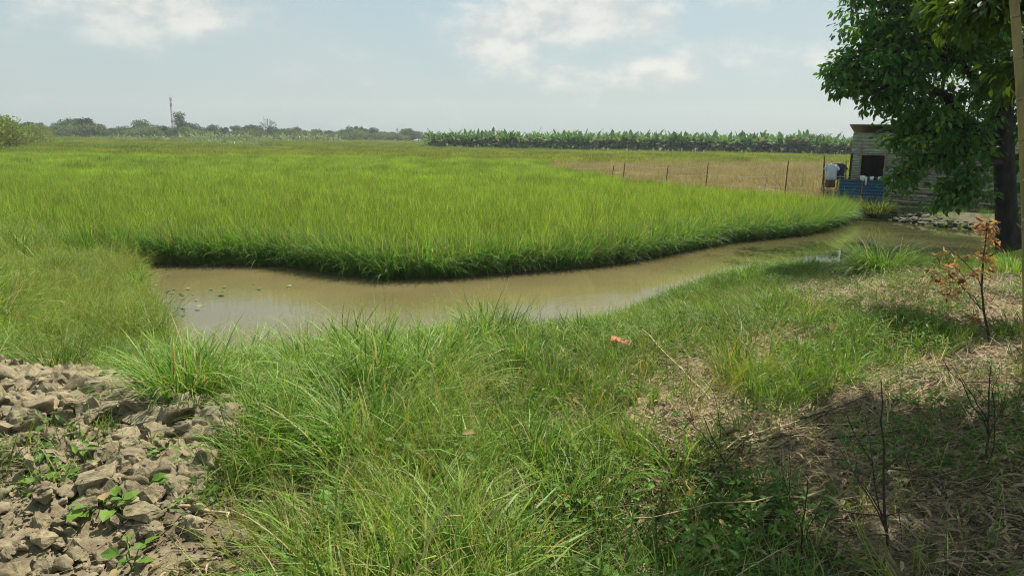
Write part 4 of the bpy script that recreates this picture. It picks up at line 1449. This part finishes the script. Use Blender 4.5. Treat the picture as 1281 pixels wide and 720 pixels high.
# brushwood heap under the clothes
hb = Buf()
for _ in range(70):
    c = PD(random.uniform(1030, 1050), 243, gD - .1 + random.uniform(-.3, .3)); c[2] = .2 + random.uniform(0, .55)
    d = norm(rng.normal(0, 1, 3) * [1, .4, .7]) * random.uniform(.2, .45)
    tube(hb, [c - d, c + rng.normal(0, .03, 3), c + d], [.012, .010, .005], 4)
tag(hb.build('brushwood', M['wood']), 'heap of dry brushwood under the hanging clothes', 'brushwood')

# bamboo rail fence in front of the shack
RF = empty('rail_fence', sloc(1.3, -1.0, 0), 'low fence of horizontal bamboo rails along the far bank', 'fence', rz=yaw)
for zi, z_ in enumerate((.02, .22, .44, .66)):
    for (a, b) in ((0, 2.7), (2.5, 5.2)):
        w = Buf(); n = 6
        pts_ = [(a + (b - a) * q / n, random.uniform(-.02, .02), z_ + random.uniform(-.03, .03) + .05 * (1 - q / n)) for q in range(n + 1)]
        tube(w, pts_, [.026] * 4 + [.021] * 3, 7); w.build('rail', M['drystick'], RF, smooth=True)
for x_ in (.05, 1.35, 2.6, 3.9, 5.1):
    w = Buf(); tube(w, [(x_, .03, -.15), (x_ + .02, .03, .85)], [.024, .02], 7); w.build('post', M['wood'], RF, smooth=True)
# teal bag on the wall
tbg = Buf()
vs = []
for j in range(7):
    for i in range(10):
        a = i / 10 * 6.283; r = [.03, .10, .15, .17, .15, .10, .02][j]
        vs.append((r * math.cos(a) * (1 + .15 * math.sin(3 * a + j)), r * .6 * math.sin(a), .2 - j * .06))
tbg.add(vs, [(j * 10 + i, j * 10 + (i + 1) % 10, (j + 1) * 10 + (i + 1) % 10, (j + 1) * 10 + i) for j in range(6) for i in range(10)])
tube(tbg, [(0, 0, .18), (.03, 0, .28), (0, 0, .34)], .008, 5)
o = tbg.build('plastic_bag', M['teal'], None, PD(1192, 213, D_S - 1.2), smooth=True)
tag(o, 'teal plastic bag hanging in front of the shack wall behind the leaves', 'bag')

# ------------------------------------------------------------------ clumps and single plants


def clump(name, p, n, rad, L, w_, lean, curve, mat, lab, cat, K=7, grp=None):
    b = Buf(); r = rad * np.sqrt(rng.random(n)); a = U(0, 6.283, n)
    base = np.stack([r * np.cos(a), r * np.sin(a), np.full(n, -.05)], -1)
    blades(b, base, a + rng.normal(0, .6, n), U(*L, n), U(*w_, n), U(*lean, n), U(*curve, n), K, twist=rng.normal(0, .5, n))
    return tag(b.build(name, mat, None, p), lab, cat, grp)


def on_ground(u, v, zg=.6):
    p = P(u, v, zg)
    for _ in range(6):
        p = P(u, v, float(H(p[0], p[1])))
    return np.array([p[0], p[1], float(H(p[0], p[1]))])


cpos = on_ground(1100, 346, .2); cpos[2] = max(cpos[2], .08)
clump('grass_clump', cpos, 1000, .28, (.42, .86), (.007, .012), (.03, .7), (.8, 2.2), M['lush'],
      'big rounded clump of drooping green grass by the water, left of the tree', 'grass clump', grp='grass clumps by the channel')
clump('grass_clump', sloc(.9, -2.2, -.05), 500, .5, (.35, .75), (.012, .018), (.1, .8), (.4, 1.5), M['lawn'],
      'yellow green grass clump on the far bank below the blue fence', 'grass clump', K=5, grp='grass clumps by the channel')
clump('grass_clump', on_ground(1268, 345, .6), 260, .22, (.2, .42), (.006, .009), (.05, .6), (.3, 1.2), M['lush'],
      'bright grass clump at the foot of the big tree', 'grass clump', K=5, grp='grass clumps by the channel')
for i, (u, v, n, lb) in enumerate([(385, 478, 130, 'tall arching grass clump standing before the left half of the channel'), (615, 440, 110, 'tall grass clump at the water edge in the middle of the bank'),
                             (232, 500, 240, 'dark dense grass clump at the upper corner of the mud clods'), (455, 560, 200, 'long pale bladed grass clump in the middle of the near bank'),
                             (75, 470, 260, 'broad dark grass clump above the mud clods at left'), (925, 352, 90, 'upright grass clump at the water edge right of centre'),
                             (172, 362, 170, 'upper grass clump at the left end of the water'), (184, 402, 170, 'middle grass clump on the left shore of the water'), (100, 335, 200, 'grass clump on the left bank against the rice'), (30, 330, 200, 'grass clump at the left edge of the photo just below the rice')]):
    clump('grass_clump', on_ground(u, v), n, .19, (.28, .58), (.005, .009), (.03, .5), (.5, 1.8), M['lush'], lb, 'grass clump', grp='tall clumps on the near bank')


for i, (u, v, lb) in enumerate([(150, 342, 'feathery grass clump by the left end of the water'), (112, 372, 'feathery clump left of the clump by the water end'), (196, 395, 'feathery clump at the waterside on the left bank'),
                             (58, 348, 'feathery clump high on the left bank below the rice'), (178, 436, 'feathery clump above the dark clump by the clods'), (18, 398, 'feathery clump at the left edge of the photo'), (262, 462, 'feathery clump just above the near shore at left')]):
    p = on_ground(u, v, .4)
    clump('feathery_grass', p, 260, .28, (.35, .85), (.0022, .005), (.05, .7), (.4, 1.9), M['wispy'], lb, 'grass clump', K=6, grp='feathery clumps on the left bank')


def broad_plant(name, p, n, h, spread, leafL, mat, lab, cat, branches=5):
    r = empty(name, p, lab, cat); s = Buf(); l = Buf()
    tips = []
    for k in range(branches):
        a = random.uniform(0, 6.28)
        b = np.array([math.cos(a) * spread * random.uniform(.3, 1), math.sin(a) * spread * random.uniform(.3, 1), h * random.uniform(.5, 1)])
        q = branch(s, (0, 0, -.02), b, .004, .002, .1, 6, 5)
        tips.append(q)
    for k in range(n):
        q = tips[k % branches]; c = q[rng.integers(2, 6)]
        a = random.uniform(0, 6.28)
        d = np.array([[math.cos(a), math.sin(a), random.uniform(-.2, .5)]])
        L = leafL * random.uniform(.6, 1.15)
        pet = c + d[0] * L * .35
        tube(s, [c, pet], .0018, 4, cap=False)
        leaves(l, pet[None], d, np.array([[0, 0, 1.0]]) + rng.normal(0, .25, (1, 3)), L, L * .72, fold=.14)
    s.build('stems', M['forb'], r); l.build('leaves', mat, r)
    return r


broad_plant('broadleaf_weed', on_ground(415, 700, .95), 22, .22, .17, .10, M['forb'], 'broad leaved weed at the bottom of the grass, with large green leaves', 'weed', 6)
broad_plant('broadleaf_weed', on_ground(130, 640, .95), 22, .10, .2, .075, M['lawn'], 'pale green weed growing among the mud clods', 'weed', 7)
broad_plant('broadleaf_weed', on_ground(68, 612, .95), 9, .10, .10, .06, M['lawn'], 'small weed on the clods next to the pale square slab', 'weed', 4)
broad_plant('broadleaf_weed', on_ground(165, 718, .95), 8, .13, .08, .07, M['lawn'], 'small weed at the bottom edge of the mud clods', 'weed', 3)
broad_plant('broadleaf_weed', on_ground(545, 600, .95), 18, .22, .16, .07, M['forb'], 'leafy weed half hidden in the middle of the near grass', 'weed', 6)

# rust coloured dying sapling
rp = on_ground(1240, 436, .8); Dr = math.hypot(rp[0], rp[1])
RS = empty('dead_sapling', rp, 'dying sapling with rust orange leaves before the big tree', 'sapling')
s = Buf(); l = Buf()
main = [PD(u, v, Dr) - rp for u, v in ((1240, 438), (1236, 415), (1231, 390), (1228, 360), (1230, 325), (1234, 292), (1234, 278))]
tube(s, main, [.010, .009, .008, .007, .006, .004, .003], 6)


def rust(c, n, r):
    n = max(4, int(n * .8))
    g = rng.normal(0, r, (n, 3))
    a = U(0, 6.283, n)
    d = np.stack([np.cos(a), np.sin(a) * .6, U(-1.1, .4, n)], -1)
    leaves(l, c + g, d, rng.normal(0, 1, (n, 3)), U(.045, .095, n), U(.012, .026, n), fold=.3, droop=.3)


for (u, v, n) in ((1236, 284, 60), (1238, 300, 26), (1232, 316, 26), (1236, 330, 18), (1226, 338, 10), (1232, 350, 10)):
    rust(PD(u, v, Dr) - rp, n, .025)
for tipu, tipv, k0, ns in ((1178, 312, 3, ((1182, 318, 14), (1190, 330, 24), (1198, 342, 20))), (1163, 330, 2, ((1166, 336, 16), (1172, 345, 10), (1185, 352, 10))),
                            (1200, 360, 2, ((1195, 362, 20), (1205, 352, 14), (1188, 372, 10))), (1212, 318, 4, ((1214, 318, 10),)), (1213, 400, 1, ((1215, 398, 6),))):
    branch(s, main[k0], PD(tipu, tipv, Dr + .05) - rp, .004, .002, .15, 6, 5)
    for (u, v, n) in ns:
        rust(PD(u, v, Dr + random.uniform(-.05, .1)) - rp, n, .022)
s.build('stem', M['twig'], RS, smooth=True); l.build('leaves', M['rust_leaf'], RS)

# bare dark saplings in the shade


def bare(name, u, v, tops, lab, seeds=0, r0=.006):
    p = on_ground(u, v, .9); D = math.hypot(p[0], p[1]); r = empty(name, p, lab, 'sapling'); s = Buf(); l = Buf()
    t0 = PD(tops[0][0], tops[0][1], D) - p
    main = branch(s, (0, 0, -.03), t0, r0, .0018, 0, 9, 6, .02)
    for (tu, tv) in tops[1:]:
        k = random.randint(1, 4)
        q = branch(s, main[k], PD(tu, tv, D + random.uniform(-.15, .15)) - p, r0 * .5, .0013, .05, 6, 5, .04)
        for _ in range(2):
            branch(s, q[3], q[4] + rng.normal(0, .07, 3), .0018, .001, 0, 3, 4)
        if seeds:
            m = seeds; a = U(0, 6.28, m)
            leaves(l, q[rng.integers(3, 6, m)] + rng.normal(0, .01, (m, 3)), np.stack([np.cos(a), np.sin(a), U(-.6, .2, m)], -1), rng.normal(0, .5, (m, 3)) + [0, 0, 1], U(.04, .08, m), U(.01, .02, m))
    s.build('stem', M['twig'], r, smooth=True)
    if seeds: l.build('leaves', M['forb'], r)


bare('bare_sapling', 1113, 688, [(1102, 475), (1060, 520), (1050, 560), (1150, 560), (1190, 600), (1075, 600), (1135, 640), (1040, 640)], 'dark leafless sapling standing in the shade at lower right')
bare('bare_sapling', 1234, 592, [(1240, 455), (1205, 480), (1250, 470), (1180, 450), (1260, 500), (1215, 520)], 'dark twiggy sapling near the right edge in the shade')
bare('weedy_sapling', 915, 590, [(880, 520), (850, 515), (835, 528), (900, 505), (868, 545), (945, 540)], 'dark drooping leafy sapling at the shadow edge in the centre right', 5, .005)
bare('weedy_sapling', 1000, 700, [(1010, 600), (975, 590), (1030, 620), (960, 640)], 'thin weedy sapling left of the leafless one at the bottom', 4, .004)


def stick(name, u0, v0_, u1, v1_, r, mat, lab, lift=.03, endlift=.0, bend=.02):
    a = on_ground(u0, v0_, .8); b = on_ground(u1, v1_, .8)
    a[2] += lift; b[2] += lift + endlift
    s = Buf(); t = np.linspace(0, 1, 9)[:, None]; p = a + (b - a) * t; p[1:-1] += rng.normal(0, bend, (7, 3)) * [1, 1, .3]
    tube(s, p - a, np.linspace(r, r * .5, 9), 6)
    return tag(s.build(name, mat, None, a, smooth=True), lab, 'stick')


stick('dry_stick', 888, 508, 802, 434, .006, M['drystick'], 'long pale dry stick pointing from the dry patch towards the brick', .04, .10, .012)
stick('dry_stick', 790, 467, 822, 448, .004, M['drystick'], 'short pale stick just below the brick fragment', .04)
stick('dry_stick', 845, 565, 750, 538, .004, M['drystick'], 'thin dry stick lying across the grass left of the drooping sapling', .05)
stick('dry_stick', 1030, 632, 740, 672, .004, M['drystick'], 'long thin stick lying in the shaded weeds at the bottom centre', .07)
stick('dry_stick', 935, 690, 942, 640, .006, M['drystick'], 'curved pale stick among the shaded weeds near the bottom', .05)
stick('dry_stick', 925, 585, 875, 610, .004, M['drystick'], 'short grey stick in the shade below the drooping sapling', .05)
stick('dry_stick', 225, 640, 285, 664, .009, M['drystick'], 'flat orange brown wood chip beside the broad slab on the clods', .06)
for i, (u0, v0_, u1, v1_) in enumerate([(905, 575, 1080, 500), (920, 565, 1130, 505), (960, 560, 1200, 515), (930, 575, 1060, 540), (1000, 535, 1180, 480), (1040, 560, 1240, 530), (890, 570, 1010, 545), (1060, 600, 1250, 640)]):
    o = stick('dry_stalk', u0, v0_, u1, v1_, .0045, M['twig'] if i % 3 else M['drystick'], 'long reddish dry stalk lying in the straw at the shadow edge', .05)
    o['category'] = 'stalk'; o['group'] = 'long stalks in the straw'
# upright pale stalk
a = on_ground(925, 552, .8); Da = math.hypot(a[0], a[1]); s = Buf()
tube(s, [PD(u, v, Da) - a for u, v in ((922, 556), (928, 546), (940, 528), (949, 515), (951, 505), (950, 498))], [.006, .006, .005, .005, .004, .002], 6)
tag(s.build('dry_stalk', M['drystick'], None, a, smooth=True), 'upright crooked pale stalk at the edge of the straw', 'stalk')
# brick fragment
bk = Buf(); p = on_ground(776, 441, .6)
bm = bmesh.new(); bmesh.ops.create_cube(bm, size=1); bmesh.ops.bevel(bm, geom=bm.edges[:], offset=.08, segments=2, affect='EDGES')
for v in bm.verts:
    v.co = Vector((v.co.x * .15, v.co.y * .09, v.co.z * .055)) + Vector(rng.normal(0, .0025, 3))
    if v.co.x > .05 and v.co.z > 0: v.co.z -= .012
me = bpy.data.meshes.new('brick'); bm.to_mesh(me); bm.free(); me.materials.append(M['brick'])
o = bpy.data.objects.new('broken_brick', me); COL.objects.link(o); o.location = (p[0], p[1], p[2] + .075); o.rotation_euler = (RAD(12), RAD(6), RAD(-12))
tag(o, 'broken orange brick lying in the grass in the middle of the bank', 'brick')

# ------------------------------------------------------------------ things on the water
fl = Buf(); n = 130
cs = []
for (u, v, su_, sv_, m) in ((200, 322, 14, 4, 46), (232, 327, 14, 2, 12), (215, 388, 9, 14, 18), (245, 372, 18, 8, 14), (300, 360, 40, 3, 8), (185, 345, 8, 6, 14)):
    for _ in range(m):
        p = P(u + rng.normal(0, su_), v + rng.normal(0, sv_), 0)
        if p[1] < np.interp(p[0], FX, FY) + .15: cs.append((p[0], p[1], random.uniform(.006, .05 if v < 335 else .02)))
cs = np.array(cs); n = len(cs); a = U(0, 6.28, n)
leaves(fl, cs, np.stack([np.cos(a), np.sin(a), U(0, .25, n)], -1), np.array([[0, 0, 1.0]]) + rng.normal(0, .2, (n, 3)), U(.05, .12, n), U(.04, .09, n), fold=.05, droop=.02)
tag(fl.build('floating_leaves', M['pad']), 'small floating water leaves at the left end of the channel', 'water plants', kind='stuff')

# prototypes that no place used
for o in [q for q in bpy.data.objects if q.parent is None and q.type == 'EMPTY' and 'label' not in q]:
    for ch in [q for q in bpy.data.objects if q.parent == o]:
        bpy.data.objects.remove(ch)
    bpy.data.objects.remove(o)
# ------------------------------------------------------------------ haze
hz = Buf(); box(hz, (0, 180, 9.2), (900, 520, 22))
hm = bpy.data.materials.new('haze'); t = NT(hm)
pv = t.n('ShaderNodeVolumePrincipled'); pv.inputs['Color'].default_value = (.93, .97, 1, 1); pv.inputs['Density'].default_value = .00045
pv.inputs['Anisotropy'].default_value = .3
o_ = t.n('ShaderNodeOutputMaterial'); t.l(pv.outputs[0], o_.inputs['Volume'])
HAZE = True
if HAZE:
    tag(hz.build('haze', hm), 'thin pale haze filling the air over the fields', 'haze', kind='stuff')

# ------------------------------------------------------------------ light and sky
EL, AZ = RAD(58), math.atan2(.60, .80)   # sun ahead and to the right; AZ from +Y towards +X
sd3 = Vector((math.sin(AZ) * math.cos(EL), math.cos(AZ) * math.cos(EL), math.sin(EL)))
sl = bpy.data.lights.new('sun', 'SUN'); sl.energy = 5.0; sl.angle = RAD(.6); sl.color = (1, .95, .86)
so = bpy.data.objects.new('sun', sl); COL.objects.link(so)
so.rotation_euler = sd3.to_track_quat('Z', 'Y').to_euler()

wd_ = bpy.data.worlds.new('World'); scn.world = wd_
t = NT(wd_)
sky = t.n('ShaderNodeTexSky'); sky.sky_type = 'NISHITA'; sky.sun_disc = False
sky.sun_elevation = EL; sky.sun_rotation = AZ; sky.air_density = 1.0; sky.dust_density = 2.5; sky.ozone_density = 1.0
tc = t.n('ShaderNodeTexCoord'); sp = t.n('ShaderNodeSeparateXYZ'); t.l(tc.outputs['Generated'], sp.inputs[0])
az_ = t.math('ARCTAN2', sp.outputs[0], sp.outputs[1]); el_ = t.math('ARCSINE', sp.outputs[2])
cv = t.n('ShaderNodeCombineXYZ'); t.l(az_, cv.inputs[0]); t.l(t.math('MULTIPLY', el_, 1.6), cv.inputs[1])
n1 = t.noise(cv.outputs[0], 11, 8, .55)
n2 = t.noise(cv.outputs[0], 3, 5, .55)
blobs = None


def uv_dir(u, v):
    d = ray(u, v); return math.atan2(d[0], d[1]), math.asin(d[2] / np.linalg.norm(d))


for (u, v, ru, rv, wt) in [(700, 18, 80, 32, 1.3), (625, 50, 48, 34, 1.2), (818, 22, 36, 24, .95), (830, 90, 60, 16, .9), (740, 95, 90, 18, .75), (185, 14, 100, 28, 1.0), (900, 70, 60, 18, .65),
                           (1010, 72, 70, 20, .45), (700, 60, 110, 40, .45), (930, 2, 50, 9, .5), (590, 8, 30, 8, .5), (430, 100, 70, 10, .3), (150, 20, 50, 16, .4)]:
    a, e = uv_dir(u, v)
    dx = t.math('MULTIPLY', t.math('SUBTRACT', az_, a), FPX / ru); dy = t.math('MULTIPLY', t.math('SUBTRACT', el_, e), FPX / rv)
    r2 = t.math('ADD', t.math('MULTIPLY', dx, dx), t.math('MULTIPLY', dy, dy))
    g = t.math('MULTIPLY', t.math('EXPONENT', t.math('MULTIPLY', r2, -.7)), wt)
    blobs = g if blobs is None else t.math('MAXIMUM', blobs, g)
# elsewhere, scattered fair-weather cloud
blobs2 = t.math('MULTIPLY', t.ramp(n2, .48, .72), t.ramp(el_, .24, .5))
den = t.math('ADD', t.math('MAXIMUM', blobs, blobs2), t.math('MULTIPLY', t.math('SUBTRACT', n1, .5), 1.7))
cl_ = t.ramp(den, .12, .95)
veil = t.mixc(t.ramp(el_, .0, .32), (3.2, 3.8, 3.75), (2.3, 3.45, 3.95))
base_c = t.mixc(.82, sky.outputs[0], veil)
soft = t.math('MULTIPLY', t.ramp(n2, .4, .7), .25)
base_c = t.mixc(soft, base_c, (3.9, 4.1, 3.9))
cv2 = t.n('ShaderNodeVectorMath', operation='ADD'); t.l(cv.outputs[0], cv2.inputs[0]); cv2.inputs[1].default_value = (-.012, .02, 0)
n3 = t.noise(cv2.outputs[0], 11, 8, .55)
shade = t.ramp(t.math('SUBTRACT', n1, n3), -.14, .12)
cc = t.mixc(t.math('MULTIPLY', cl_, .68), base_c, t.mixc(shade, (4.1, 4.2, 4.1), (6.0, 5.75, 5.2)))
bg = t.n('ShaderNodeBackground'); bg.inputs['Strength'].default_value = .1
t.l(cc, bg.inputs[0])
wo = t.n('ShaderNodeOutputWorld'); t.l(bg.outputs[0], wo.inputs[0])

# ------------------------------------------------------------------ render settings
vs_ = scn.view_settings
vs_.view_transform = 'Standard'; vs_.look = 'None'; vs_.gamma = 1; vs_.exposure = 0.68; vs_.use_curve_mapping = False
cy = scn.cycles
cy.max_bounces = 5; cy.diffuse_bounces = 2; cy.glossy_bounces = 2; cy.transmission_bounces = 3; cy.transparent_max_bounces = 4; cy.volume_bounces = 0
cy.use_adaptive_sampling = False
cy.use_denoising = True
cy.denoising_prefilter = 'NONE'; cy.denoising_input_passes = 'RGB_ALBEDO_NORMAL'
try:
    cy.denoiser = 'OPENIMAGEDENOISE'
except Exception:
    pass
cy.use_light_tree = False
cy.filter_width = 1.1
